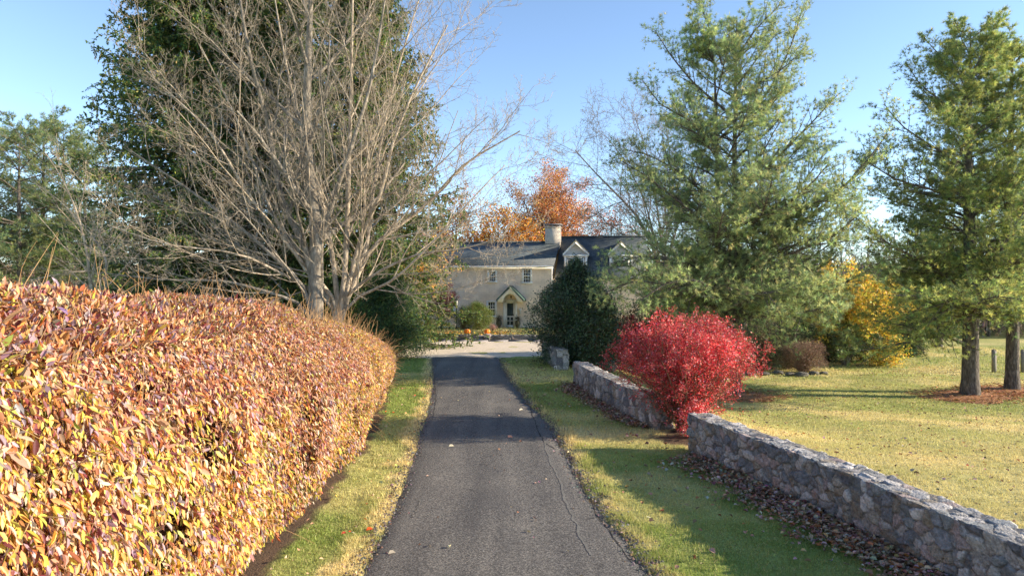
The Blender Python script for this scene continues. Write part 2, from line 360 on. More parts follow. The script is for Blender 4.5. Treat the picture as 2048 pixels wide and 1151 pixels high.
# gravel laps over the end of the asphalt sheet
Z = Z+.055*sm((X+4.9)/.5)*sm((.1-X)/.5)*sm((35.2-Y)/.8)*(Y > 33.05)
o = mesh('gravel_court', np.stack([X, Y, Z], -1), Q, M['gravel'], smooth=True); tag(o, kind='structure')
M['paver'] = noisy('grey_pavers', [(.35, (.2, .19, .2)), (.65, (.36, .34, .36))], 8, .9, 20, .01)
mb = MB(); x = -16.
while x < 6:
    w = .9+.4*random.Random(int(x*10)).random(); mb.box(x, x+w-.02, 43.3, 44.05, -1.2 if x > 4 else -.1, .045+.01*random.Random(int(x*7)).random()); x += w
tag(mb.build('path', M['paver']), kind='structure')  # grey paving stands in for shade along the far edge of the gravel

# ------------------------------------------------------------------ stone walls
PAL = np.array([(.31, .285, .265), (.21, .195, .19), (.38, .335, .29), (.29, .235, .18), (.16, .15, .15), (.43, .38, .34), (.36, .27, .235), (.24, .235, .225), (.52, .46, .41)])*np.array([.93, .99, 1.04])
def stone_wall(path, h, th, seed, label, cat='stone wall', a=.30, b=.21, ds=.016, h1=None, name='stone_wall', group=None, zoff=-.12):
    path = np.asarray(path, float); d = np.concatenate([[0], np.cumsum(np.linalg.norm(np.diff(path, axis=0), axis=1))]); Ls = d[-1]
    s = np.arange(0, Ls, ds); px = np.interp(s, d, path[:, 0]); py = np.interp(s, d, path[:, 1])
    for _ in range(60 if len(s) > 60 else 0):
        px[1:-1] = .25*px[:-2]+.5*px[1:-1]+.25*px[2:]; py[1:-1] = .25*py[:-2]+.5*py[1:-1]+.25*py[2:]
    T = nrm(np.stack([np.gradient(px), np.gradient(py)], -1)); Nf = np.stack([-T[:, 1], T[:, 0]], -1)
    if Nf[:, 0].mean() > 0: Nf = -Nf                 # the face towards the driveway
    hh = (np.linspace(h, h1 if h1 else h, len(s)))
    nf = int((h-zoff)/ds)+1; ntp = int(th/ds)+1
    prof = [(0, z/h if z > 0 else z, 0) for z in np.linspace(zoff, h, nf)]+[(q, 1, 1) for q in np.linspace(0, th, ntp)[1:]]+[(th, z/h if z > 0 else z, 2) for z in np.linspace(h, zoff-1.0, nf+int(1/ds/3))[1:]]
    off = np.array([p[0] for p in prof]); zz = np.array([p[1] for p in prof]); face = np.array([p[2] for p in prof])
    tt = np.concatenate([[0], np.cumsum(np.hypot(np.diff(off), np.diff(np.where(zz > 0, zz*h, zz))))])
    ne = int(th/2/ds)+1
    # index of path sample and shrink towards the middle for the two end faces
    si = np.concatenate([np.zeros(ne, int), np.arange(len(s)), np.full(ne, len(s)-1)]); sh = np.concatenate([np.linspace(1, 0, ne, endpoint=False), np.zeros(len(s)), np.linspace(0, 1, ne+1)[1:]])
    endd = np.concatenate([-np.ones(ne), np.zeros(len(s)), np.ones(ne)]); scoord = s[si]+endd*sh*th/2
    S, Tq = np.meshgrid(scoord, tt, indexing='ij'); OFF = np.broadcast_to(off, S.shape); FC = np.broadcast_to(face, S.shape)
    warp = (fbm(S*3.5, Tq*3.5, seed+3, 4)-.5)*.22
    f1, f2, idv, lx, ly = voro(S+warp, Tq+warp[::-1]*.5, a, b, seed)
    e = f2-f1; groove = sm(e/.16); rnd = hsh((idv*1e6).astype(np.int64), 3)
    disp = groove*(.014+.048*rnd)+groove*(lx*(rnd-.5)+ly*(hsh((idv*1e6).astype(np.int64), 8)-.5))*.09+(fbm(S*9, Tq*9, seed+5, 4)-.5)*.055*groove+(fbm(S*2.2, Tq*2.2, seed+8, 2)-.5)*.03
    top = FC == 1; disp = np.where(top, disp*.5, disp)
    offs = OFF*(1-sh[:, None])+th/2*sh[:, None]
    side = np.where(FC == 0, 1., np.where(FC == 2, -1., 1-2*OFF/th*1.)); 
    bx = px[si][:, None]-Nf[si, 0][:, None]*offs; by = py[si][:, None]-Nf[si, 1][:, None]*offs
    lat = disp*side*(1-sh[:, None])*np.where(top, np.abs(side)**3, 1); bx = bx+Nf[si, 0][:, None]*lat; by = by+Nf[si, 1][:, None]*lat
    en = endd[:, None]*np.where(sh[:, None] > 0, disp, 0)*sm(sh[:, None]*4); bx = bx+T[si, 0][:, None]*en; by = by+T[si, 1][:, None]*en
    hz = hh[si][:, None]*(1+(fbm(S*.9, S*0, seed+1, 2)-.5)*.07); Zl = np.where(zz[None] > 0, zz[None]*hz, zz[None])
    tf = np.where(top, 1., np.clip((Zl-hz+.10)/.10, 0, 1)); Zl = Zl+disp*tf*.7
    base = ground_z(px, py)[si][:, None]; V = np.stack([bx, by, Zl+base], -1)
    pal = PAL[(idv*len(PAL)).astype(int) % len(PAL)]*(.8+.4*rnd)[..., None]
    mortar = np.array([.15, .14, .128]); g3 = sm(e/.12)[..., None]; col = pal*g3+mortar*(1-g3)
    lich = sm((fbm(S*6, Tq*6, seed+15, 4)-.6)/.1)[..., None]*top[..., None]; col = col*(1-.3*lich)+np.array([.55, .50, .44])*.3*lich
    dirt = sm((.22-np.where(zz[None] > 0, zz[None]*hz, 0)+(fbm(S*4, Tq*4, seed, 2)-.5)*.2)/.2)[..., None]*.45; col = col*(1-dirt)+np.array([.15, .13, .09])*dirt
    n0, n1 = S.shape; ii = np.arange(n0*n1).reshape(n0, n1); Q = np.stack([ii[:-1, :-1], ii[:-1, 1:], ii[1:, 1:], ii[1:, :-1]], -1).reshape(-1, 4)
    o = mesh(name, V, Q, M['stone'], col=col, dom='POINT'); tag(o, label, cat, group); return o
stone_wall([(6.1, 1.5), (5.65, 4), (5.28, 6.86), (4.97, 8.5), (4.82, 9.5), (4.62, 10.55), (4.23, 12), (3.71, 14.24)], .75, .46, 3, 'near fieldstone wall running from the red bush out of the bottom right corner', group='low stone walls along the driveway', ds=.0165, a=.175, b=.165)
stone_wall([(3.46, 16.4), (3.1, 17.5), (2.63, 20.4), (2.2, 24.05)], .77, .44, 11, 'middle fieldstone wall between the bright red bush and the dark holly', group='low stone walls along the driveway', ds=.024, a=.17, b=.24)
stone_wall([(1.88, 28.3), (1.6, 31), (1.5, 33.6)], .83, .45, 23, 'short far fieldstone wall where the grass meets the gravel', group='low stone walls along the driveway', ds=.035, h1=.75)
# retaining walls before the house, with steps between two piers
def rowwall(x0, x1, y, h, label, seed): return stone_wall([(x1, y), (x0, y)], h, .35, seed, label, 'garden wall', ds=.05, a=.35, b=.13, name='retaining_wall', zoff=-.1)
PXA, PXB = W3(934, 0, 44)[0], W3(974, 0, 44)[0]
rowwall(-16, PXA-.22, 44.1, .36, 'low stone retaining wall left of the pumpkins below the garden bed', 31)
rowwall(PXB+.22, 6.2, 44.1, .36, 'low stone retaining wall right of the pumpkins below the front door', 37)
for k, (xx, lb) in enumerate(((PXA, 'small square stone pier under the left pumpkin'), (PXB, 'small square stone pier under the right pumpkin'))):
    stone_wall([(xx+.17, 43.95), (xx-.17, 43.95)], .42, .42, 50+k, lb, 'pier', ds=.04, a=.3, b=.13, name='stone_pier')
mb = MB(); mb.box(PXA+.22, PXB-.22, 44.06, 44.5, -.1, .14); mb.box(PXA+.22, PXB-.22, 44.4, 44.95, -.1, .29)
tag(mb.build('garden_steps', M['paver']), 'two grey stone steps between the pumpkin piers', 'steps')

# ------------------------------------------------------------------ light, sky, camera
sc = bpy.context.scene
EL, AZ = R(17.5), R(2)
sv = Vector((math.cos(EL)*math.cos(AZ), -math.cos(EL)*math.sin(AZ), math.sin(EL)))
l = bpy.data.lights.new('sun', 'SUN'); l.energy = 4.7; l.angle = R(.55); l.color = (1, .85, .64)
so = bpy.data.objects.new('sun', l); C.objects.link(so); so.rotation_euler = (-sv).to_track_quat('-Z', 'Y').to_euler()
w = bpy.data.worlds.new('World'); sc.world = w; w.use_nodes = True; nt = w.node_tree
bg = nt.nodes['Background']; sk = nt.nodes.new('ShaderNodeTexSky'); sk.sky_type = 'NISHITA'; sk.sun_disc = False
sk.sun_elevation = EL; sk.sun_rotation = math.pi/2+AZ; sk.altitude = 2500; sk.air_density = 1.0; sk.dust_density = .0; sk.ozone_density = 1.3
nt.links.new(sk.outputs[0], bg.inputs[0]); bg.inputs[1].default_value = .14
cam = bpy.data.cameras.new('camera'); co_ = bpy.data.objects.new('camera', cam); C.objects.link(co_); sc.camera = co_
co_.location = (0, 0, H); co_.rotation_euler = (math.pi/2, 0, 0); cam.sensor_width = 36; cam.lens = 36*F/2048; cam.clip_end = 2000
sc.view_settings.view_transform = 'Standard'; sc.view_settings.look = 'None'; sc.view_settings.exposure = 1.27; sc.view_settings.gamma = 1
sc.cycles.use_denoising = True; sc.cycles.denoiser = 'OPENIMAGEDENOISE'; sc.cycles.denoising_input_passes = 'RGB_ALBEDO_NORMAL'; sc.cycles.denoising_prefilter = 'FAST'; sc.cycles.sample_clamp_indirect = 4; sc.cycles.max_bounces = 6; sc.cycles.diffuse_bounces = 3; sc.cycles.transmission_bounces = 4; sc.cycles.glossy_bounces = 2; sc.cycles.transparent_max_bounces = 4
# ------------------------------------------------------------------ hedge
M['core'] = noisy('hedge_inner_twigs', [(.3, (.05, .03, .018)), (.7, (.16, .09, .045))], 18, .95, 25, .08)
def hedge():
    rng = np.random.default_rng(1)
    root = empty('forsythia_hedge', (-4.5, 12, 0), 0, 'long tall hedge of yellow, orange and burgundy autumn leaves filling the left foreground', 'hedge')
    HCY = [-1, 2, 7, 12.4, 18, 23, 25.2, 26.0]; HC = [3.3, 3.3, 3.26, 3.08, 2.52, 1.95, 1.65, 1.0]
    PX = np.array([0, .20, .28, .22, -.03, -.55, -1.25, -2.1, -3.4, -4.6]); PZ = np.array([.03, .22, .42, .58, .74, .88, .955, 1.0, .98, .9])
    pd = np.concatenate([[0], np.cumsum(np.hypot(np.diff(PX), np.diff(PZ*3)))]); pd /= pd[-1]
    def surf(y, t):
        hc = np.interp(y, HCY, HC); x = np.interp(y, HY, HXB)+np.interp(t, pd, PX)*np.interp(y, [0, 6, 20, 25.2, 26], [.8, 1, 1, .8, .3]); z = np.interp(t, pd, PZ)*hc
        lump = (fbm(y*.7, t*5, 5, 3)-.5)*.55
        return np.stack([x, y, z], -1), lump
    def pts(y, t):
        p, l = surf(y, t); py, _ = surf(y+.05, t); pt, _ = surf(y, np.clip(t+.01, 0, 1)); qt, _ = surf(y, np.clip(t-.01, 0, 1))
        n = nrm(np.cross(pt-qt, py-p)); n = np.where(n[:, :1]*0+np.sum(n*np.array([.8, 0, .6]), 1, keepdims=True) < 0, -n, n)
        return p+n*l[:, None], n
    # inner mass
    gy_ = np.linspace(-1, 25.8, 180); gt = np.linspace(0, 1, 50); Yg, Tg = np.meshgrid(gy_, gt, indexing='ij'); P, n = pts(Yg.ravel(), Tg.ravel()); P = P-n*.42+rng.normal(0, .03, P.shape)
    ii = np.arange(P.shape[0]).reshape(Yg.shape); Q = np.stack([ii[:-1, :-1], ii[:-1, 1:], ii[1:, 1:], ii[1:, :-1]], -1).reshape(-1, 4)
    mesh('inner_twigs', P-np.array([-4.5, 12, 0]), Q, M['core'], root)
    O = np.array([-4.5, 12, 0])
    pal = [(.64, .32, .11), (.70, .50, .09), (.20, .045, .05), (.58, .32, .21), (.40, .28, .32), (.44, .44, .08), (.46, .16, .06), (.68, .52, .34)]
    ps = 0
    for (y0, y1, n, kind, ls) in ((1.2, 8, 175000, 'fold', .074), (8, 14, 180000, 'fold', .069), (14, 25.9, 235000, 'diamond', .072)):
        y = rng.uniform(y0, y1, n); t = rng.random(n)**.9*.93; P, nn = pts(y, t)
        dep = np.abs(rng.normal(0, .2, n)); P = P-nn*dep[:, None]+nn*.06
        # leaves hang from arching twigs: clumped
        cl = .6*noise2(y*4, t*22, 8)+.5*noise2(y*1.3, t*7, 12); keep = cl+rng.random(n)*.4-dep > .5; y, t, P, nn = y[keep], t[keep], P[keep], nn[keep]; n = len(y)
        hz = np.clip(P[:, 2]/3.3, 0, 1)
        down = np.where(hz > .85, .1, -1.0)
        D = nrm(nn*rng.uniform(.05, .6, n)[:, None]+rng.normal(0, .34, (n, 3))*(1+.6*(hz > .85))[:, None]+np.array([0, 0, 1])*down[:, None]*1.15+np.array([0, 0, 1])*rng.normal(0, .3, (n, 1)))
        N = nrm(nn+rng.normal(0, .4, (n, 3)))
        L = ls*np.exp(rng.normal(0, .25, n)); W = L*rng.uniform(.3, .44, n)
        zone = fbm(y*.5, P[:, 2]*1.1, 71, 3)
        c1 = palette(rng, n, pal, [3.2, .6, 2.4, 4.2, 2.0, .4, 2.8, 2.0], .09, .2)     # upper: tan, pink, red
        c2 = palette(rng, n, pal, [3.4, 3.8, 1.2, 2.0, 2.2, 1.4, 1.3, 1.4], .09, .2)   # middle and low: yellow and lilac
        pal = [tuple(q*.9 for q in p_) for p_ in pal] if y0 < 2 else pal
        pick = (rng.random(n) < sm((.74-hz+(zone-.5)*1.2+.12*(y < 9))/.35)); col = np.where(pick[:, None], c2, c1)
        V, Qf = leaves_arrays(P, D, N, L, W, kind, .22, rng.normal(.02, .1, n) if kind == 'fold' else .06)
        mesh('leaves', V-O, Qf, M['leaf_gloss'], root, col=np.repeat(col, 2, 0) if kind == 'fold' else col)
    # stems: fine arching shoots through and out of the top
    n = 1500; y = rng.uniform(1.5, 25.6, n); t = rng.uniform(.05, .66, n); P, nn = pts(y, t); P = P-nn*rng.uniform(.0, .28, (n, 1))
    d = nrm(nn*.5+np.array([0, 0, 1.])*rng.uniform(.2, 1, (n, 1))+rng.normal(0, .45, (n, 3))); L = rng.uniform(.3, .8, n); m = 5; S = np.empty((n, m, 3)); S[:, 0] = P
    for k in range(1, m):
        d = nrm(d+np.array([0, 0, -.12])+rng.normal(0, .08, d.shape)); S[:, k] = S[:, k-1]+d*(L/(m-1))[:, None]
    Rr = np.linspace(.0045, .0016, m)[None]*np.ones((n, 1))*(1+.5*(y[:, None] > 12))
    tubes('stem', [(S-O, Rr, 4)], M['twig_tan'], root)
    # upright shoots with a few leaves against the sky
    n = 330; y = rng.uniform(2.5, 24, n); t = rng.uniform(.72, .9, n); P, nn = pts(y, t); P[:, 2] -= .1
    d = nrm(np.array([.1, 0, 1.])+rng.normal(0, .28, (n, 3))); S = np.empty((n, 5, 3)); S[:, 0] = P
    for k in range(1, 5):
        d = nrm(d+rng.normal(0, .12, d.shape)); S[:, k] = S[:, k-1]+d*(rng.uniform(.05, .12, n))[:, None]
    tubes('shoots', [(S-O, np.linspace(.004, .0016, 5)[None]*np.ones((n, 1)), 4)], M['twig_tan'], root)['kind'] = 'stuff'
    q = np.repeat(np.arange(n), 5); B = S[q, rng.integers(1, 5, len(q))]; D = nrm(rng.normal(0, .6, (len(q), 3))+np.array([0, 0, .35])); L = rng.uniform(.05, .1, len(q))
    V, Qf = leaves_arrays(B, D, nrm(rng.normal(0, 1, (len(q), 3))), L, L*.36, 'fold', .25, .05)
    mesh('shoot_leaves', V-O, Qf, M['leaf_gloss'], root, col=np.repeat(palette(rng, len(q), pal, [3, .5, 3, 3, 1, .5, 3, 1]), 2, 0))
hedge()

# ------------------------------------------------------------------ grass
def grass():
    rng = np.random.default_rng(2); Vs = []; Cs = []; n0 = 0
    for (y0, y1, xa, xb, den, h, w) in ((6.2, 11, -4, 9.5, 2600, .05, .008), (11, 16, -4, 14, 1300, .055, .011), (16, 24, -5, 22, 520, .062, .017), (24, 34, -5, 30, 230, .07, .026), (34, 52, 2, 44, 90, .09, .045)):
        n = int((y1-y0)*(xb-xa)*den); x = rng.uniform(xa, xb, n); y = rng.uniform(y0, y1, n)
        ok = (np.abs(x) < .78*y) & ~((x > dleft(y)+.05) & (x < dright(y)-.05) & (y < 34.2)) & (x > np.interp(y, HY, HXB)-.1)
        wx = np.interp(y, WY, WX); ok &= ~((x > wx-.02) & (x < wx+.47) & ~((y > 14.3) & (y < 16.4)) & ~((y > 24.1) & (y < 28.2)) & (y < 33))
        ok &= ~((y > 32.9) & (x < 4)); x, y = x[ok], y[ok]; s, st = patch(x, y); ok = rng.random(len(x)) > s*1.25; x, y, st = x[ok], y[ok], st[ok]; n = len(x)
        wx2 = np.interp(y, WY, WX); b = dright(y); a = dleft(y); edge = np.exp(-((x-b-.28)/.2)**2)*(y < 30)+.6*np.exp(-((a-x-.25)/.25)**2)
        tuft = noise2(x*7, y*7, 13); hh = h*rng.uniform(.5, 1.25, n)*(.6+.8*tuft)*(1+1.5*edge*(noise2(x*3, y*3, 17) > .35)+1.1*np.exp(-((x-wx2-.56)/.1)**2)+.6*np.exp(-((wx2-x-.08)/.1)**2))
        az = rng.uniform(0, 6.28, n); lean = rng.uniform(.1, .9, n); D = np.stack([np.cos(az)*lean, np.sin(az)*lean, np.ones(n)], -1); az2 = rng.uniform(0, 6.28, n)
        B = np.stack([x, y, ground_z(x, y)-.004+(fbm(x*5, y*5, 61, 2)-.5)*.035*(y < 34)], -1)
        V, T = leaves_arrays(B, D, np.stack([np.cos(az2), np.sin(az2), .2+0*az2], -1), hh, np.full(n, w)*rng.uniform(.7, 1.2, n), 'tri')
        c = gcol(x, y)*1.22; pick = rng.random(n) < .25*(.3+st); c[pick] = np.array([.6, .5, .25])*rng.uniform(.7, 1.1, (pick.sum(), 1)); c *= rng.uniform(.7, 1.3, (n, 1))
        Vs.append(V); Cs.append(c); n0 += n
    V = np.concatenate(Vs); o = mesh('grass', V, np.arange(len(V)).reshape(-1, 3), M['grass'], col=np.concatenate(Cs)); tag(o, 'short lawn and verge grass, green and straw-coloured', 'grass', kind='stuff')
    print('grass', n0)
grass()

# ------------------------------------------------------------------ fallen leaves
def litter(name, x, y, size, pal, w, label, seed, lift=0.0, up=.0, drivez=False, wr=1.):
    rng = np.random.default_rng(seed); n = len(x); z = (dz(x, y) if drivez else ground_z(x, y)+.03)+lift+rng.random(n)*up
    az = rng.uniform(0, 6.28, n); D = np.stack([np.cos(az), np.sin(az), rng.normal(.15, .3, n)], -1); N = np.stack([rng.normal(0, .45, n), rng.normal(0, .45, n), np.ones(n)], -1)
    L = size*rng.uniform(.5, 1.3, n); V, Q = leaves_arrays(np.stack([x, y, z], -1), D, N, L, L*rng.uniform(.45, .9, n)*wr, 'fold', .3, rng.normal(.05, .12, n))
    return tag(mesh(name, V, Q, M['litter'], col=np.repeat(palette(rng, n, pal, w), 2, 0)), label, 'fallen leaves', kind='stuff')
rng = np.random.default_rng(4)
BR = [(.32, .20, .13), (.42, .30, .21), (.22, .12, .08), (.5, .38, .28), (.4, .16, .06)]
def along(y0, y1, n, spread):
    y = y1-(y1-y0)*rng.random(n)**.75; wx = np.interp(y, WY, WX); d = np.abs(rng.normal(0, 1, n))*spread*(.5+fbm(y*1.3, y*0, 6, 3)); return wx-.06-d, y
x1, y1 = along(3, 13.6, 11000, .38); x2, y2 = along(16.6, 24, 3200, .28)
litter('leaf_litter', np.concatenate([x1, x2]), np.concatenate([y1, y2]), .075, BR, [3, 3, 2, 2, .6], 'brown dry leaves drifted along the foot of the stone walls', 5, .0, .06)
n = 9500; y = rng.uniform(6.5, 40, n)**1.0; x = rng.uniform(-3, 26, n); wx = np.interp(y, WY, WX); k = fbm(x*.5, y*.5, 44, 3)
ok = (x > wx+.5) & (k+rng.random(n)*.35 > .62) & (x < .8*y)
litter('scattered_leaves', x[ok], y[ok], .07, BR, [3, 2, 2, 1, 1.5], 'dry leaves scattered over the right lawn', 6, .02)
n = 420; y = 7+26*rng.random(n); x = dright(y)+rng.random(n)*(np.interp(y, WY, WX)-dright(y)); litter('verge_leaves', x, y, .075, BR, [2, 3, 2, 3, 1], 'leaves scattered on the grass between driveway and walls', 7, .02)
n = 160; y = 7+20*rng.random(n); x = dleft(y)-rng.random(n)*1.2; litter('hedge_foot_leaves', x, y, .06, [(.7, .5, .3), (.6, .1, .03), (.8, .6, .2)], [3, .8, 1], 'small pale and red leaves on the grass under the hedge', 8, .02)
n = 110; y = 7+25*rng.random(n); x = dleft(y)+.1+(dright(y)-dleft(y)-.2)*rng.random(n); litter('driveway_leaves', x, y, .05, BR, [2, 3, 2, 3, 1], 'a few small dry leaves blown over the asphalt', 9, .01, drivez=True)
# crumbled edge of the asphalt
rng = np.random.default_rng(31); n = 5200; y = 6.5+26*rng.random(n)**1.3; sd = rng.random(n) < .62; x = np.where(sd, dright(y)+rng.normal(.06, .13, n), dleft(y)-rng.normal(.04, .10, n)); s_ = rng.uniform(.008, .028, n)
z = ground_z(x, y)+.022; Bv = np.stack([x, y, z], -1); oc = np.array([[1, 0, 0], [0, 1, 0], [-1, 0, 0], [0, -1, 0], [0, 0, 1]], float)
V = (Bv[:, None]+oc[None]*s_[:, None, None]*rng.uniform(.6, 1.3, (n, 5, 1))).reshape(-1, 3); T = (np.arange(n)[:, None, None]*5+np.array([[0, 1, 4], [1, 2, 4], [2, 3, 4], [3, 0, 4]])[None]).reshape(-1, 3)
tag(mesh('asphalt_crumbs', V, T, M['litter'], col=np.repeat(palette(rng, n, [(.12, .11, .105), (.25, .22, .19), (.2, .14, .1)], [3, 1.5, 1.5]), 4, 0)), 'loose asphalt crumbs and soil along the driveway edges', 'gravel', kind='stuff')
for (px, py, c, lb, sz) in ((1014, 879, (.62, .30, .2), 'curled pinkish leaf lying on the asphalt in the dark shade band', .15), (897, 897, (.8, .72, .5), 'pale cream leaf on the asphalt just below the shade band', .13), (1038, 823, (.8, .72, .55), 'pale leaf at the right edge of the driveway by the grass', .13), (732, 1066, (.75, .13, .03), 'bright orange-red leaf on the grass left of the driveway', .1), (776, 1113, (.5, .44, .34), 'pale flattened leaf near the bottom left edge of the asphalt', .10), (682, 1073, (.6, .06, .05), 'small crimson leaf on the left grass', .08)):
    g = gp(px, py); dd = leaves_arrays(np.array([[0, 0, .03]]), np.array([[1., .3, .12]]), np.array([[.1, -.5, 1.]]), [sz], [sz*.6], 'fold', .35, np.array([.12]))
    o = mesh('fallen_leaf', dd[0], dd[1], M['litter'], col=np.array([c, c])); o.location = g; tag(o, lb, 'leaf')

# ------------------------------------------------------------------ generic foliage and trees
def leafy(P3, per, rng, L, W, spread, pal, w, down=0., kind='diamond', curl=.05):
    """leaves round the given twig points"""
    q = np.repeat(np.arange(len(P3)), per); n = len(q); B = P3[q]+rng.normal(0, spread, (n, 3)); D = nrm(rng.normal(0, 1, (n, 3))+np.array([0, 0, down])); l = L*rng.uniform(.6, 1.3, n)
    V, Q = leaves_arrays(B, D, nrm(rng.normal(0, 1, (n, 3))+np.array([.3, -.3, .6])), l, l*W*rng.uniform(.8, 1.2, n), kind, .25, curl)
    # colour clumps vary over the crown
    k = noise2(B[:, 0]*1.5+B[:, 1], B[:, 2]*1.5, 91)[:, None]*.5+.75
    return V, Q, palette(rng, n, pal, w)*k
def cat(*gs): return list(gs)
def rel(g, O): return [(p-O, r, s) for p, r, s in g]
def pts_of(P, t0=.3):
    m = P.shape[1]; i = int(t0*(m-1)); return P[:, max(i, 1):].reshape(-1, 3)
PINE = [(.20, .28, .15), (.29, .38, .18), (.39, .47, .20), (.49, .54, .22), (.58, .59, .26)]
def needle_tufts(B, D, per, rng, L, W, pal, w, spread=55):
    n = len(B); q = np.repeat(np.arange(n), per); m = len(q); d = nrm(D)[q]; d = nrm(d+rng.normal(0, math.tan(R(spread))*.55, (m, 3))); l = L*rng.uniform(.7, 1.25, m)
    base = palette(rng, n, pal, w, .06, .12); V, T = leaves_arrays(B[q]+d*.01, d, nrm(rng.normal(0, 1, (m, 3))), l, np.full(m, W), 'tri')
    # triangle widest at its foot; curved needle fans read better with the tip cut short
    return V, T, base[q]*rng.uniform(.85, 1.15, (m, 1))
def pine(name, base, h, rad, label, seed, limbs=None, zlow=1.6, nl=70, r0=.24, per=14, nlen=.13, nw=.014, dens=1., group=None, prof=None, stems=None, gap=None, pal=PINE, cat_='tree', ups=(10, 45)):
    rng = np.random.default_rng(seed); O = np.array(base, float); root = empty(name, tuple(O), 0, label, cat_, group)
    main = poly([(0, 0, -.2), (.05, 0, h*.3), (-.06, .05, h*.6), (.03, 0, h)], 16); St = [main]; SR = [r0*(1-np.linspace(0, 1, 16))**.8+.02]
    for (pp, rr) in (stems or []):
        St.append(poly(pp, 16)); SR.append(rr*(1-np.linspace(0, 1, 16))**.7+.018)
    SR[0][0] *= 1.25
    tubes('trunk', [(np.array(St), np.array(SR), 10)], M['bark_pine'], root)
    # limbs
    Z = zlow+(h-zlow-.3)*np.sort(rng.random(nl)**1.05); Z = np.round(Z/.82)*.82+rng.normal(0, .07, nl); Z = np.clip(Z, zlow, h-.3); Ls = []; m = 9
    prof = prof or (lambda t, az: (1-t)**.75*min(1, .55+t*2.2))
    for i, z in enumerate(Z):
        t = z/h; az = 2.39996*i+rng.normal(0, .3); L = rad*prof(t, az)*rng.uniform(.62, 1.18)+.25; el = R(ups[0]+(ups[1]-ups[0])*t+rng.normal(0, 6))
        j = rng.integers(0, len(St)); sp = St[j]; zz = np.clip(z, 0, sp[-1, 2]-.2) if j else z; p0 = np.array([np.interp(zz, sp[:, 2], sp[:, 0]), np.interp(zz, sp[:, 2], sp[:, 1]), zz])
        d = np.array([math.cos(az)*math.cos(el), math.sin(az)*math.cos(el), math.sin(el)]); P = [p0]
        for k in range(m-1):
            d = d+rng.normal(0, .05, 3)+np.array([0, 0, -.035 if k < 4 else .10]); d /= np.linalg.norm(d); P.append(P[-1]+d*L/(m-1))
        Ls.append(P)
    for P in (limbs or []): Ls.append(poly(P, m))
    Ls = np.array(Ls); ll = np.linalg.norm(Ls[:, -1]-Ls[:, 0], axis=1); LR = np.clip(.011*ll+.008, .012, .09)[:, None]*np.linspace(1, .25, m)[None]
    B2 = []; R2 = []
    for lo, hi, k2 in ((0, 1.6, 7), (1.6, 3, 12), (3, 4.6, 22), (4.6, 99, 38)):
        sel = (ll >= lo) & (ll < hi)
        if not sel.any(): continue
        k2 = max(4, int(k2*dens)); q2, w2 = grow(Ls[sel], LR[sel], k2, rng, (.18, 1.), (35, 68), 0, 0, 5, .05, .08, .5, .4, flat=.55, rmin=.005, Labs=np.repeat(np.clip(ll[sel]*.34, .35, 1.75), k2)*(1-.5*np.tile(np.linspace(0, 1, k2), sel.sum())**1.5)); B2.append(q2); R2.append(w2)
    B2 = np.concatenate(B2); R2 = np.concatenate(R2)
    B3, R3 = grow(B2, R2, 4, rng, (.2, 1), (30, 60), .5, .3, 3, .10, .1, .6, .5, flat=.8, rmin=.004)
    tubes('limb', [(Ls, LR, 6), (B2, R2, 4)], M['bark_pine'], root)
    tp = []; td = []
    for Bq, k0 in ((B3, 1), (B2, 2), (Ls, 6)):
        P = Bq[:, k0:]; T = nrm(Bq[:, k0:]-Bq[:, k0-1:-1]); tp.append(P.reshape(-1, 3)); td.append(T.reshape(-1, 3))
    tp = np.concatenate(tp); td = np.concatenate(td)+np.array([0, 0, .25])
    if gap is not None: kp = gap(tp+O, rng); tp, td = tp[kp], td[kp]
    V, T, c = needle_tufts(tp+rng.normal(0, .03, tp.shape), td, per, rng, nlen, nw, pal, [1.5, 3, 3.5, 2.5, 1])
    k = (noise2(V[::3, 0]*.9+V[::3, 1]*.7, V[::3, 2]*.9, 91+seed)[:, None]*.5+.75); mesh('needles', V, T, M['needle'], root, col=c*k); print(name, 'tris', len(T))
    return root
def bare(name, base, stems, radii, label, seed, bark, levels=None, group=None, leaves=None, cat_='tree', rm=.0045, rel_ok=False):
    rng = np.random.default_rng(seed); O = np.array(base, float); root = empty(name, tuple(O), 0, label, cat_, group)
    S = np.array([poly(s, 16) for s in stems]); S = S if rel_ok else S-O; SR = np.array([r*(1-.82*np.linspace(0, 1, 16)**.9) for r in radii]); g = [(S, SR, 9)]
    P, Rr = S, SR; br = []; last = None
    for i, lv in enumerate(levels):
        P2, R2 = grow(P, Rr, rng=rng, rmin=rm*(1 if i < len(levels)-1 else .75), **lv); br.append((P2, R2, 6 if i == 0 else (4 if i == 1 else 3)))
        P, Rr = P2, R2
    tubes('trunk', g, M[bark], root); tubes('branches', br, M[bark], root)
    if leaves:
        L, W, per, sp, pal, w, filt = leaves; q = pts_of(P, .4)
        if filt is not None: q = q[filt(q, rng)]
        V, Q, c = leafy(q, per, rng, L, W, sp, pal, w); mesh('foliage', V, Q, M['leaf'], root, col=c)
    print(name, sum(len(b[0]) for b in br)); return root
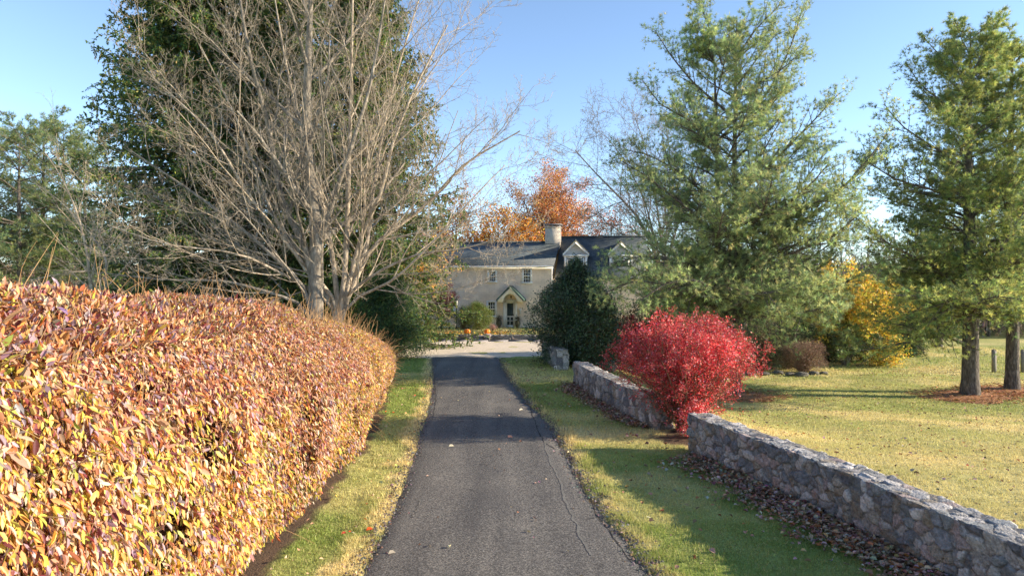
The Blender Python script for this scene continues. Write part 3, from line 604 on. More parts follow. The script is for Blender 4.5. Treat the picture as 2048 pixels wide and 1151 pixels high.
# ------------------------------------------------------------------ the big bare tree(s)
Y = 24.6
def S(*pp): return [W3(px, py, yy) for px, py, yy in pp]
lv = [dict(per=11, t=(.27, 1), ang=(28, 58), ln=.50, fall=.5, n=9, up=.06, wig=.08, rr=.5, taper=.3),
      dict(per=8, t=(.12, 1), ang=(30, 62), ln=.44, fall=.4, n=7, up=.09, wig=.11, rr=.5, taper=.35),
      dict(per=7, t=(.12, 1), ang=(30, 65), ln=.40, fall=.3, n=5, up=.12, wig=.13, rr=.55, taper=.4),
      dict(per=4, t=(.2, 1), ang=(30, 65), ln=.42, fall=.2, n=3, up=.10, wig=.1, rr=.6, taper=.5)]
bx = S((676, 700, Y))[0]; bx[2] = 0
def from_base(*pp): return [bx+np.array([0, 0, -.1]), W3(677, 640, Y)]+S(*pp)
stemsB = [from_base((690, 560, Y), (697, 365, Y-.3), (702, 182, Y), (707, -90, Y)),
          from_base((700, 560, Y), (719, 474, Y), (765, 385, Y-1), (782, 292, Y-1), (826, 182, Y-1), (895, 50, Y-1)),
          from_base((710, 560, Y), (743, 490, Y+.5), (852, 413, Y+1), (925, 328, Y+1), (1040, 262, Y+1)),
          from_base((668, 590, Y), (600, 520, Y-1), (500, 395, Y-1.5), (420, 260, Y-2), (300, 150, Y-2)),
          from_base((660, 600, Y), (590, 560, Y-1), (480, 505, Y-2), (330, 490, Y-3), (215, 450, Y-3)),
          from_base((690, 590, Y), (760, 540, Y-.5), (840, 505, Y-1), (930, 498, Y-1), (1015, 470, Y-1)),
          from_base((672, 560, Y), (650, 420, Y+1), (600, 260, Y+2), (570, 120, Y+2), (540, -60, Y+2)),
          from_base((700, 570, Y), (735, 500, Y+1), (745, 380, Y+2), (770, 240, Y+2), (800, 120, Y+2), (850, -40, Y+2)),
          from_base((660, 590, Y), (610, 540, Y+1), (540, 420, Y+2), (480, 250, Y+2), (400, 90, Y+2)),
          from_base((700, 600, Y), (790, 560, Y-1), (880, 470, Y-1.5), (960, 380, Y-1.5), (1010, 330, Y-1))]
bare('bare_tree', bx, stemsB, [.14, .12, .13, .10, .08, .09, .12, .11, .11, .08], 'large bare pale-barked tree with many stems fanning up behind the hedge', 41, 'bark_pale', lv, rm=.0058)
ax = S((628, 700, Y-.9))[0]; ax[2] = 0
def fa(*pp): return [ax+np.array([0, 0, -.1])]+S(*pp)
stemsA = [fa((631, 608, Y-.9), (634, 462, Y-.9), (618, 340, Y-.9), (612, 243, Y-.9), (615, 152, Y-.9), (625, -80, Y-.9)),
          fa((629, 610, Y-.9), (625, 520, Y-.9), (560, 400, Y-.9), (540, 260, Y-.4), (500, 120, Y-1.8), (470, -60, Y-1.8)),
          fa((625, 612, Y-.9), (600, 560, Y-1.2), (500, 470, Y-1.5), (380, 380, Y-1.8), (260, 300, Y-1.8)),
          fa((628, 600, Y-.9), (640, 480, Y-.9), (690, 330, Y-1.8), (740, 180, Y-1.8), (770, 0, Y-1.8)),
          fa((620, 615, Y-.9), (560, 590, Y-1.4), (450, 560, Y-1.8), (330, 560, Y-2), (200, 545, Y-2))]
bare('bare_tree', ax, stemsA, [.34, .17, .12, .15, .09], 'thick-trunked bare tree just left of the many-stemmed pale one behind the hedge', 43, 'bark_grey', lv, rm=.0058)
# slanting bare tree at the far left, before the pines
b0 = np.array([-15.6, 26, 0.]); sl = [[b0, b0+[-.2, 0, 1.5], *S((172, 490, 26), (150, 410, 26), (118, 345, 26), (90, 305, 26))], [b0, b0+[-.1, 0, 1.2], *S((215, 520, 26), (185, 470, 27), (120, 400, 27), (60, 360, 27))], [b0, b0+[0, 0, 1.], *S((200, 540, 26), (130, 545, 25), (60, 560, 25))]]
bare('bare_tree', b0, sl, [.09, .07, .06], 'slender bare tree slanting left in front of the far left pines', 47, 'bark_pale', [dict(per=11, t=(.3, 1), ang=(20, 50), ln=.4, fall=.4, n=6, up=.03, wig=.1, rr=.5), dict(per=6, t=(.1, 1), ang=(25, 55), ln=.45, fall=.3, n=4, up=.05, wig=.1, rr=.6), dict(per=4, t=(.2, 1), ang=(25, 55), ln=.4, fall=.3, n=3, up=.05, wig=.1, rr=.6)], rm=.0055)

# ------------------------------------------------------------------ spruces
def spruce():
    rng = np.random.default_rng(61); root = empty('spruce_tree', (0, 0, 0), 0, '-', 'tree', 'tall dark spruces behind the bare trees'); h = 25.
    tubes('trunk', [(np.array([poly([(0, 0, -.3), (0, 0, h/2), (0, 0, h)], 12)]), (.36*(1-np.linspace(0, 1, 12))+.03)[None], 9)], M['bark_dark'], root)
    nl = 400; Z = .5+(h-.8)*(np.arange(nl)/nl)**1.05; Ls = []; m = 9
    for i, z in enumerate(Z):
        t = z/h; az = 2.39996*i+rng.normal(0, .2); L = (7.2*(1-t)**.62)*rng.uniform(.6, 1.15)+.3; el = R(-6+38*t); d = np.array([math.cos(az)*math.cos(el), math.sin(az)*math.cos(el), math.sin(el)]); P = [np.array([0, 0, z])]
        for k in range(m-1):
            d = d+rng.normal(0, .04, 3)+np.array([0, 0, -.075 if k < 5 else .16]); d /= np.linalg.norm(d); P.append(P[-1]+d*L/(m-1))
        Ls.append(P)
    Ls = np.array(Ls); ll = np.linalg.norm(Ls[:, -1]-Ls[:, 0], axis=1); LR = np.clip(.010*ll+.01, .01, .07)[:, None]*np.linspace(1, .25, m)[None]
    p2 = 13; B2, R2 = grow(Ls, LR, p2, rng, (.12, 1.), (40, 65), 0, 0, 5, -.03, .07, .5, .4, flat=.3, rmin=.006, Labs=np.repeat(np.clip(ll*.26, .3, 1.25), p2)*(1-.4*np.tile(np.linspace(0, 1, p2), nl)))
    B3, R3 = grow(B2, R2, 3, rng, (.15, 1.), (40, 90), 0, 0, 4, -.42, .08, .6, .4, rmin=.005, Labs=rng.uniform(.25, .75, len(B2)*3))
    tubes('limb', [(Ls, LR, 5)], M['bark_dark'], root)
    q = []; d = []
    for Bq, rep in ((B3, 6), (B2, 5), (Ls[:, 4:], 6)):
        for r in range(rep):
            f = rng.random((len(Bq), Bq.shape[1]-1, 1)); P = Bq[:, :-1]*(1-f)+Bq[:, 1:]*f; q.append(P.reshape(-1, 3)); d.append(nrm(Bq[:, 1:]-Bq[:, :-1]).reshape(-1, 3))
    q = np.concatenate(q); d = np.concatenate(d); n = len(q); D = nrm(d+rng.normal(0, .55, (n, 3))); l = rng.uniform(.10, .20, n)
    V, Qf = leaves_arrays(q, D, nrm(rng.normal(0, 1, (n, 3))), l, l*.46, 'diamond', 0, 0.)
    c = palette(rng, n, [(.07, .13, .055), (.12, .18, .06), (.22, .26, .07), (.36, .34, .08)], [3.5, 4.5, 2.5, 1.2])*(.7+.6*noise2(q[:, 0]*1.3+q[:, 1], q[:, 2]*1.3, 4))[:, None]
    mesh('needles', V, Qf, M['needle'], root, col=c)
    # hanging cones near the outside
    k = rng.choice(len(B3), 900, replace=False); P = B3[k, -1]; P = P[P[:, 2] > 8]; n = len(P); cc = np.stack([P, P-[0, 0, .07], P-[0, 0, .15]], 1)
    cn = tubes('cones', [(cc, np.array([.018, .026, .008])[None]*np.ones((n, 1)), 5)], M['twig_tan'], root); cn['kind'] = 'stuff'; print('spruce', len(Qf)); return root
sp = spruce()
for i, (px, yy, rz, s, lb) in enumerate(((372, 39, .3, (1.02, 1.02, 1.04), 'leftmost dark spruce, its boughs edging the open sky'), (545, 42, 2.1, (1.05, 1.05, 1.12), 'tallest dark spruce in the middle, directly behind the thick bare trunk'), (728, 38, 2.9, (.90, .90, .90), 'right-hand dark spruce, nearest the house and the driveway'))):
    loc = W3(px, 0, yy); loc[2] = float(ground_z(loc[0], loc[1]))
    if i == 0: sp.location = loc; sp.rotation_euler = (0, 0, rz); sp.scale = s; sp['label'] = lb
    else: dup(sp, loc, rz, s, lb)

# ------------------------------------------------------------------ pines
def gzp(px, Yd): x = (px-CX)/F*Yd; return np.array([x, Yd, float(ground_z(x, Yd))])
P1 = gp(1472, 793); print('pine base', P1)
Yp = P1[1]
def prof1(t, az): return min(1.12, max(.12, (1.2-t)/.74)**1.0)*(.9+.04*math.cos(az))*(.74 if math.cos(az) < -.35 and .2 < t < .6 else 1)
def lim(O, *pp): return [W3(px, py, yy)-O for px, py, yy in pp]
l1 = [lim(P1, (1450, 560, Yp), (1560, 470, Yp-1), (1640, 420, Yp-1.5), (1720, 340, Yp-2), (1775, 268, Yp-2)),
      lim(P1, (1460, 600, Yp), (1570, 440, Yp-.5), (1680, 380, Yp-1), (1740, 330, Yp-1), (1760, 290, Yp-1)),
      lim(P1, (1465, 400, Yp), (1540, 330, Yp-1), (1610, 260, Yp-1), (1675, 190, Yp-1)),
      lim(P1, (1440, 300, Yp), (1380, 240, Yp-1), (1320, 210, Yp-1), (1285, 160, Yp-1)),
      lim(P1, (1450, 220, Yp), (1390, 170, Yp), (1340, 110, Yp), (1310, 60, Yp)),
      lim(P1, (1470, 260, Yp), (1540, 180, Yp), (1580, 100, Yp), (1604, 20, Yp)),
      lim(P1, (1470, 120, Yp), (1510, 60, Yp), (1560, 10, Yp), (1580, -30, Yp)),
      lim(P1, (1440, 480, Yp), (1380, 420, Yp-2), (1290, 350, Yp-2), (1240, 320, Yp-2)),
      lim(P1, (1440, 560, Yp), (1360, 520, Yp-2), (1270, 510, Yp-3), (1215, 540, Yp-3)),
      lim(P1, (1440, 620, Yp), (1350, 570, Yp-3), (1260, 560, Yp-4), (1200, 590, Yp-4)),
      lim(P1, (1450, 600, Yp), (1400, 560, Yp-4), (1340, 560, Yp-5), (1280, 600, Yp-5)),
      lim(P1, (1460, 560, Yp), (1560, 560, Yp-3), (1620, 570, Yp-4), (1670, 600, Yp-4)),
      lim(P1, (1460, 520, Yp), (1560, 500, Yp-2), (1640, 470, Yp-3), (1695, 500, Yp-3)),
      lim(P1, (1440, 420, Yp), (1370, 350, Yp-1), (1300, 310, Yp-1.5), (1255, 300, Yp-2)),
      lim(P1, (1440, 600, Yp), (1370, 560, Yp-1), (1290, 540, Yp-2), (1225, 580, Yp-2)), lim(P1, (1440, 460, Yp), (1370, 400, Yp+1), (1300, 370, Yp+1), (1250, 370, Yp+1)),
      lim(P1, (1445, 330, Yp), (1400, 270, Yp-1.5), (1360, 250, Yp-2), (1330, 250, Yp-2)), lim(P1, (1470, 480, Yp), (1560, 430, Yp-2), (1640, 400, Yp-3), (1700, 400, Yp-3)),
      lim(P1, (1475, 170, Yp), (1520, 110, Yp-1), (1550, 70, Yp-1), (1575, 60, Yp-1)), lim(P1, (1445, 130, Yp), (1420, 60, Yp), (1400, 10, Yp), (1390, -30, Yp)), lim(P1, (1470, 620, Yp), (1560, 600, Yp-2), (1630, 610, Yp-3), (1675, 650, Yp-3)),
      lim(P1, (1460, 620, Yp), (1520, 580, Yp-4), (1540, 590, Yp-5), (1560, 620, Yp-5))]
pine('pine_tree', P1, 15.6, 5.0, 'tall pale green pine with two stems behind the red bush', 71, l1, zlow=2.9, nl=102, r0=.17, prof=prof1, per=14, nlen=.16, nw=.016, dens=1.05, group='white pines on the right lawn',
     stems=[([(0, 0, .1), (-.25, .1, 2.5), (-.75, .1, 5.5), (-.75, 0, 9), (-.9, 0, 14)], .16)])
P2 = gp(1940, 793); Y2 = P2[1]; print(P2)
l2 = [lim(P2, (1935, 560, Y2), (1860, 530, Y2-1), (1780, 490, Y2-2), (1705, 430, Y2-2)), lim(P2, (1940, 420, Y2), (1870, 380, Y2-1), (1790, 360, Y2-1), (1730, 320, Y2-1)),
      lim(P2, (1930, 330, Y2), (1860, 290, Y2-1), (1800, 250, Y2-1), (1770, 210, Y2-1)), lim(P2, (1935, 240, Y2), (1880, 200, Y2), (1840, 170, Y2), (1812, 125, Y2)),
      lim(P2, (1935, 160, Y2), (1890, 120, Y2), (1860, 90, Y2), (1845, 70, Y2)), lim(P2, (1930, 640, Y2), (1860, 650, Y2-1), (1800, 650, Y2-2), (1740, 640, Y2-2)),
      lim(P2, (1935, 690, Y2), (1870, 660, Y2-1), (1800, 690, Y2-2), (1720, 700, Y2-3)), lim(P2, (1940, 600, Y2), (1990, 520, Y2-2), (2040, 430, Y2-3), (2100, 380, Y2-3)),
      lim(P2, (1935, 640, Y2), (1890, 600, Y2-3), (1830, 590, Y2-4), (1790, 590, Y2-4)), lim(P2, (1940, 640, Y2), (1960, 600, Y2-4), (2000, 590, Y2-5), (2050, 600, Y2-5))]
PINE2 = [(.15, .23, .12), (.23, .31, .12), (.34, .40, .13), (.44, .47, .14), (.54, .53, .17)]
pine('pine_tree', P2, float(W3(0, 64, Y2)[2]-P2[2]), 4.5, 'yellow-green pine with a thick straight trunk in a mulch ring, at the far right', 73, l2, zlow=2.9, nl=96, r0=.33, per=13, nlen=.17, nw=.019, dens=1.1, pal=PINE2, group='white pines on the right lawn', prof=lambda t, az: (1.06-t)**.58*min(1, .55+t*2))
P3_ = gp(2024, 782)
pine('pine_tree', P3_, float(W3(0, 95, P3_[1])[2]-P3_[2]), 4.8, 'pine cut off by the right edge, just behind the thick-trunked one', 75, None, zlow=3.2, nl=78, r0=.27, per=12, nlen=.18, nw=.021, dens=1.0, pal=PINE2, group='white pines on the right lawn', prof=lambda t, az: (1-t)**.5*min(1, .55+t*2))
def mound(c, r, label, seed, sx=1.):
    rng = np.random.default_rng(seed); rr = np.linspace(0, 1, 14); aa = np.linspace(0, 2*math.pi, 49)[:-1]; A, Rm = np.meshgrid(aa, rr); k = 1+.5*(fbm(np.cos(A)*2.2+seed, np.sin(A)*2.2, 3)-.5)*2
    X = c[0]+np.cos(A)*Rm*r*k*sx; Yv = c[1]+np.sin(A)*Rm*r*k; Zv = ground_z(X, Yv)+.11*(1-Rm**2)**1.2+.05*(fbm(X*6, Yv*6, 5)-.5)*(Rm < .97)+.02-.06*(Rm > .97); n = 48
    ii = np.arange(Rm.size).reshape(Rm.shape); Q = np.stack([ii[:-1], np.roll(ii[:-1], -1, 1), np.roll(ii[1:], -1, 1), ii[1:]], -1).reshape(-1, 4); co = np.array([.42, .21, .11])*(.6+.8*fbm(X*4, Yv*4, 9))[..., None]
    n2 = 1500; a2 = rng.uniform(0, 6.28, n2); r2 = r*1.25*np.sqrt(rng.random(n2)); x2 = c[0]+np.cos(a2)*r2*sx; y2 = c[1]+np.sin(a2)*r2; litter('pine_straw', x2, y2, .14, [(.50, .26, .13), (.60, .36, .20), (.34, .17, .09)], [2, 2, 2], label.replace('ring of', 'loose bits of'), seed+40, .0, .10, wr=.22)
    return tag(mesh('mulch_mound', np.stack([X, Yv, Zv], -1), Q, M['mulch'], col=co, dom='POINT', smooth=True), label, 'mulch', kind='stuff')
mound(P2, 1.5, 'ring of reddish pine straw round the thick pine trunk on the right', 1, 1.3); mound(P3_, 1.4, 'ring of pine straw round the trunk at the right edge', 2, 1.3); mound(P1, 1.5, 'ring of reddish pine straw round the pine behind the red bush', 3, 1.15)
# left group of far pines
PINE3 = [(.10, .18, .11), (.16, .24, .12), (.26, .32, .13), (.36, .38, .15), (.3, .32, .15)]
lp = None
for i, (px, yy, hpx, rz, s, lb) in enumerate(((38, 52, 268, 0., 1., 'far left pine nearest the picture edge'), (88, 56, 250, 1.3, 1., 'second far pine from the left edge, bushiest top'), (128, 60, 262, 2.6, 1., 'third far pine from the left edge with a pale green crown'), (168, 55, 300, 4.1, 1., 'far pine just left of the dark spruce'), (-30, 54, 270, 5.0, 1., 'far pine half outside the left edge'))):
    b = gzp(px, yy); hh = float(W3(0, hpx, yy)[2]-b[2])
    if lp is None:
        lp = pine('pine_tree', b, hh, 4.6, lb, 81, None, zlow=4.0, nl=46, r0=.24, per=8, nlen=.24, nw=.034, dens=.6, pal=PINE3, group='pines standing far behind the hedge on the left', prof=lambda t, az: .5+.5*math.sin(min(1, t*1.3)*2.4) if t < .9 else .4, ups=(-2, 35)); h0 = hh
    else: dup(lp, b, rz, hh/h0, lb)
# ------------------------------------------------------------------ shrubs
def shrub(name, base, rx, ry, h, n, leaf, W, pal, w, label, seed, mat='leaf', group=None, z0=.1, lump=.3, power=2., stems=26, cat_='shrub', shape=None, barkm='twig_brown', down=0., kind='diamond', reach=.25, core=False):
    """ragged dome of leaves round real stems; shape(t) scales the radius with height"""
    rng = np.random.default_rng(seed); O = np.array(base, float); root = empty(name, tuple(O), 0, label, cat_, group)
    shape = shape or (lambda t: np.sqrt(np.clip(1-(2*t-.85)**2*.8, .02, 1)))
    # twig-end cluster centres biased outwards
    nc = max(60, n//14); az = rng.uniform(0, 6.283, nc); t = rng.random(nc)**.85; r = rng.random(nc)**(1/power)
    rad = shape(t)*(1+lump*(noise2(az*1.6+seed, t*4.5, 5)-.5)*2+lump*.5*(noise2(az*5, t*12, 6)-.5)*2)*(1+reach*np.maximum(0, rng.normal(0, .35, nc)))
    ztop = t*h*(1+.12*(noise2(np.cos(az)*2*r+7, np.sin(az)*2*r+seed, 9)-.5)*2)+z0
    P = np.stack([np.cos(az)*r*rad*rx, np.sin(az)*r*rad*ry, ztop], -1)
    q = np.repeat(np.arange(nc), n//nc); m = len(q); sp = leaf*1.5
    B = P[q]+rng.normal(0, sp, (m, 3)); out = nrm(B*np.array([1, 1, .6])); D = nrm(out*.7+rng.normal(0, .7, (m, 3))+np.array([0, 0, down])); l = leaf*rng.uniform(.6, 1.3, m)
    V, Q = leaves_arrays(B, D, nrm(out+rng.normal(0, .7, (m, 3))), l, l*W, kind, .25, .06)
    k = noise2(B[:, 0]*2+B[:, 1], B[:, 2]*2+seed, 91)[:, None]*.6+.7; c = palette(rng, m, pal, w)*k
    mesh('foliage', V, Q, M[mat], root, col=np.repeat(c, len(Q)//m, 0))
    ns = stems*6; j = rng.choice(nc, ns); E = P[j]; a = rng.uniform(0, 6.28, ns); b0 = np.stack([np.cos(a)*.12*rx, np.sin(a)*.12*ry, 0*a-.05], -1); u = np.linspace(0, 1, 7)[None, :, None]
    mid = np.stack([E[:, 0]*.35, E[:, 1]*.35, E[:, 2]*.6], -1); St = (1-u)**2*b0[:, None]+2*u*(1-u)*mid[:, None]+u**2*E[:, None]
    tubes('stems', [(St, (np.linspace(.014, .004, 7)*(h/2)**.5)[None]*np.ones((ns, 1)), 4)], M[barkm], root); return root

# burning bushes: a real vase of stems with leaves on every twig
RED = [(.68, .055, .06), (.52, .045, .055), (.82, .13, .14), (.34, .06, .06), (.72, .24, .19), (.86, .36, .37)]
def burning(name, base, h, rad, label, seed, nst=34, per=5, leaf=.055, pal=RED, w=(4, 3, 2, 2, 1, 1.2), lean=0., zmin=.0, lat=1.):
    rng = np.random.default_rng(seed); O = np.array(base, float); root = empty(name, tuple(O), 0, label, 'shrub', 'red burning bushes beside the walls')
    a = 2.39996*np.arange(nst); q = np.sqrt((np.arange(nst)+.5)/nst); S = np.empty((nst, 9, 3)); u = np.linspace(0, 1, 9)
    ex = np.cos(a)*q*rad+lean; ey = np.sin(a)*q*rad*.9; ez = h*(.98-.34*q**2.6)*rng.uniform(.92, 1.0, nst)
    for k, t in enumerate(u):
        f = t**1.25; S[:, k] = np.stack([np.cos(a)*.14+ex*f, np.sin(a)*.14+ey*f, -.06+ez*t**.92], -1)+rng.normal(0, .025, (nst, 3))*(t > 0)
    SR = np.linspace(.026, .007, 9)[None]*rng.uniform(.7, 1.2, (nst, 1))
    A2, Ra = grow(S, SR, 11, rng, (.12, 1.), (25, 65), .34*lat, .35, 6, .05, .09, .5, .4, rmin=.004); B2, Rb = grow(A2, Ra, 7, rng, (.1, 1.), (25, 75), .42, .3, 4, .0, .14, .6, .5, rmin=.003)
    tubes('stems', [(S, SR, 6), (A2, Ra, 4), (B2, Rb, 3)], M['twig_brown'], root)
    P = np.concatenate([pts_of(B2, .3), pts_of(A2, .5)]); P = P[rng.random(len(P)) < np.clip(-.12+1.25*(P[:, 2]/h)+.12*(np.hypot(P[:, 0], P[:, 1])/rad), 0, 1)]; P = P[P[:, 2] > zmin]
    V, Q, c = leafy(P, per, rng, leaf, .5, .045, pal, w, -.25)
    b = V[::4]; hot = sm((noise2(b[:, 0]*1.3+3, b[:, 2]*1.5+seed, 33)-.5)/.2)[:, None]; c = c*(.85+.35*hot); mesh('foliage', V, Q, M['leaf'], root, col=c); print(name, len(Q)); return root
B1 = gp(1372, 866); print(B1)
burning('burning_bush', B1+np.array([.06, .25, 0]), 2.62, 1.62, 'big bright scarlet burning bush in the gap between the stone walls', 91, nst=54, per=6, leaf=.05)
# low red suckers at its foot
shrub('burning_bush', gp(1398, 878)+np.array([-.05, .15, 0]), .42, .42, .75, 2600, .05, .5, RED, [2, 1, 3, .5, 3, 2], 'low glowing red suckers at the foot of the big scarlet bush', 93, z0=.05, group='red burning bushes beside the walls', stems=6)
B2_ = gp(1246, 742); burning('burning_bush', B2_, 2.5, 1.35, 'darker maroon-red bush half hidden behind the big scarlet one, beside the holly', 95, nst=24, per=6, leaf=.075, pal=[(.42, .06, .08), (.32, .045, .06), (.54, .09, .11), (.26, .06, .05)], w=(3, 3, 1, 1))

HOL = [(.026, .055, .03), (.05, .09, .042), (.085, .13, .055), (.17, .20, .10)]
c = gzp(1150, 30.6); shrub('holly_bush', c, 1.62, 1.6, 4.35, 72000, .085, .5, HOL, [3, 4, 2, .6], 'large dark green holly between the gravel court and the middle stone wall', 101, 'holly', lump=.26, reach=.45, power=2.4, stems=30, shape=lambda t: np.clip(1-np.abs(2*t-.7)**3*.42, .12, 1)*np.sqrt(np.clip(1-np.maximum(0, (t-.55)/.47)**3, .03, 1)), z0=.05)
c = gzp(1186, 29.4); shrub('holly_bush', c, 1.1, 1.1, 3.4, 22000, .085, .5, HOL, [3, 4, 2, .6], 'narrower holly leaning against the right side of the large one', 103, 'holly', lump=.2, power=2.4, stems=14, z0=.05)

# boulder and a white loop by the far wall
def boulder(c, r, label, seed, colr=(.20, .20, .16), name='boulder', flat=.8):
    aa = np.linspace(0, 2*math.pi, 41)[:-1]; bb = np.linspace(-.5*math.pi, .5*math.pi, 24); A, Bb = np.meshgrid(aa, bb); d = np.stack([np.cos(Bb)*np.cos(A), np.cos(Bb)*np.sin(A), np.sin(Bb)], -1)
    f = 1+.5*(fbm(d[..., 0]*1.6+seed, d[..., 1]*1.6+d[..., 2]*2, 5)-.5)+.15*(fbm(d[..., 0]*6+seed, d[..., 1]*6+d[..., 2]*6, 6)-.5)
    V = d*f[..., None]*np.array([r, r*.8, r*flat]); V = V+np.array([0, 0, r*flat*.55]); ii = np.arange(A.size).reshape(A.shape); Q = np.stack([ii[:-1], np.roll(ii[:-1], -1, 1), np.roll(ii[1:], -1, 1), ii[1:]], -1).reshape(-1, 4)
    col = np.array(colr)*(.6+.8*fbm(V[..., 0]*5, V[..., 2]*5+V[..., 1]*3, 5))[..., None]; o = mesh(name, V, Q, M['stone'], col=col, dom='POINT', smooth=True); o.location = c; tag(o, label, 'rock'); return o
boulder(gp(1210, 741), .52, 'rounded mossy boulder between the dark holly and the maroon bush', 3)
boulder(gp(1226, 722), .42, 'pinkish boulder just behind the mossy one', 8, (.30, .24, .22), flat=1.1)
g = gp(1111, 742); th = np.linspace(0, math.pi, 12); arc = np.c_[np.cos(th)*.05, 0*th, .16+np.sin(th)*.06]; arc = np.vstack([[.05, 0, -.02], arc, [-.05, 0, -.02]])
M['white'] = noisy('white_paint', [(.3, (.66, .64, .6)), (.7, (.8, .78, .74))], 6, .5)
o = tubes('wire_hoop', [(arc[None], np.full((1, len(arc)), .012), 6)], M['white'], None); o.location = g; tag(o, 'small white hoop sticking out of the grass at the foot of the far wall end', 'hoop')

# ------------------------------------------------------------------ right side
YEL = [(.74, .54, .07), (.82, .63, .12), (.60, .42, .06), (.45, .42, .09), (.66, .40, .06)]
def tree(name, base, h, rad, label, seed, pal, w, leaf=.1, per=3, bark='bark_dark', group=None, trunk=.12, ns=7, zl=.25, filt=None, sp=.12, W=.6, spread=1., multi=False, br=(9, 7, 5)):
    rng = np.random.default_rng(seed); base = np.array(base, float); st = []; rr = []
    for i in range(ns):
        a = i*2.4+rng.normal(0, .3); q = math.sqrt((i+.3)/ns)*spread; e = h*(1-.35*q*q)*rng.uniform(.85, 1.0); b0 = np.array([math.cos(a), math.sin(a), 0])*(.16 if multi else .02)*trunk*8
        st.append([base+b0*0.5+[0, 0, -.1], base+b0*1.2+[0, 0, h*zl*(.5 if multi else 1)], base+np.array([math.cos(a)*q*rad*.5, math.sin(a)*q*rad*.5, h*.55]), base+np.array([math.cos(a)*q*rad, math.sin(a)*q*rad, e])]); rr.append(trunk*(.55 if multi else (1 if i == 0 else .6)))
    lv = [dict(per=br[0], t=(.25, 1), ang=(30, 60), ln=.42, fall=.45, n=6, up=.03, wig=.09, rr=.5), dict(per=br[1], t=(.15, 1), ang=(28, 60), ln=.45, fall=.3, n=4, up=.04, wig=.1, rr=.55), dict(per=br[2], t=(.2, 1), ang=(28, 60), ln=.45, fall=.3, n=3, up=.04, wig=.1, rr=.6)]
    return bare(name, base, st, rr, label, seed, bark, lv, group, leaves=(leaf, W, per, sp, pal, w, filt) if pal is not None else None, rm=.008 if h > 6 else .005)
g = gp(1715, 727)
g = gzp(1700, 41); tree('golden_tree', g, float(W3(0, 540, 41)[2]-g[2]), 4.0, 'rounded golden yellow tree standing between the two big pines', 111, YEL, [4, 5, 1.0, .5, .6], .15, 6, ns=12, trunk=.08, multi=True)
g = gzp(1768, 39.5); shrub('golden_shrub', g, 1.0, 1.0, 1.9, 5000, .12, .6, YEL, [3, 2, 2, 2, 2], 'low yellow and orange shrub at the right foot of the golden tree', 113)
GRY = [(.16, .21, .10), (.18, .22, .10), (.24, .26, .12), (.30, .30, .10)]
g = gp(1690, 730); tree('ornamental_tree', g, 2.4, 1.6, 'small grey-green tree with a clump of pale trunks in front of the golden tree', 115, GRY, [3, 3, 2, 1], .11, 3, 'bark_grey', ns=8, trunk=.13, multi=True)
BRN = [(.22, .13, .10), (.33, .21, .16), (.15, .09, .07), (.42, .28, .2)]
g = gp(1608, 744); shrub('brown_shrub', g, 1.15, 1.0, 1.45, 14000, .05, .3, BRN, [3, 3, 2, 1.5], 'clipped leafless purplish-brown shrub on the lawn edge by the stone-edged bed', 117, lump=.12, stems=60, shape=lambda t: np.clip(1-np.abs(2*t-1)**4*.35, .1, 1))
for i, (px, py, rx, h, lb) in enumerate(((1655, 722, 1.1, 1.5, 'low dark evergreen bush left of the clump of pale trunks'), (1725, 722, 1.3, 1.3, 'low dark evergreen bush right of the clump of pale trunks'), (1600, 716, 1.6, 2.2, 'dark evergreen bush behind the clipped brown shrub'), (1545, 722, 1.5, 1.9, 'dark evergreen bush between the pine trunk and the brown shrub'), (1815, 712, 1.1, 1.0, 'small bluish green bush at the far edge of the lawn'))):
    shrub('evergreen_bush', gp(px, py), rx, .9, h, 9000, .1, .45, [(.03, .05, .022), (.05, .08, .03), (.09, .12, .05)], [3, 3, 1], lb, 121+i, 'needle', 'low evergreen bushes beyond the right lawn', stems=8)
# plants in the rough bed behind the red bush
for i, (px, py, rx, h, lb) in enumerate(((1520, 742, 1.3, 2.6, 'straggly grey-green bush right of the scarlet bush'), (1575, 738, 1.1, 2.3, 'straggly olive bush beside the clipped brown shrub'), (1330, 722, 1.9, 3.3, 'olive bush in shade behind the scarlet bush'), (1430, 716, 2.3, 3.6, 'wide grey-green bush behind the two-stemmed pine'))):  # last two bushes are raised in height so their shadows cross the driveway
    shrub('olive_bush', gp(px, py), rx, 1.2, h, int(7000*h/2), .09, .35, [(.10, .12, .055), (.16, .17, .08), (.22, .20, .11), (.12, .09, .05)], [3, 3, 1, 1.5], lb, 131+i, 'leaf', 'untrimmed bushes in the bed behind the pine', stems=30, lump=.35)
for i, (px, py, r) in enumerate(((1500, 752, .30), (1530, 750, .24), (1556, 748, .30), (1580, 751, .26), (1603, 752, .33), (1628, 749, .28), (1648, 748, .22))):
    o = boulder(gp(px, py), r, ('leftmost', 'second', 'third', 'fourth, middle', 'fifth', 'sixth', 'rightmost')[i]+' of the grey rocks edging the bed by the clipped brown shrub', 20+i, (.14, .13, .11), 'edging_rock', .45); o['group'] = 'rocks edging the bed'
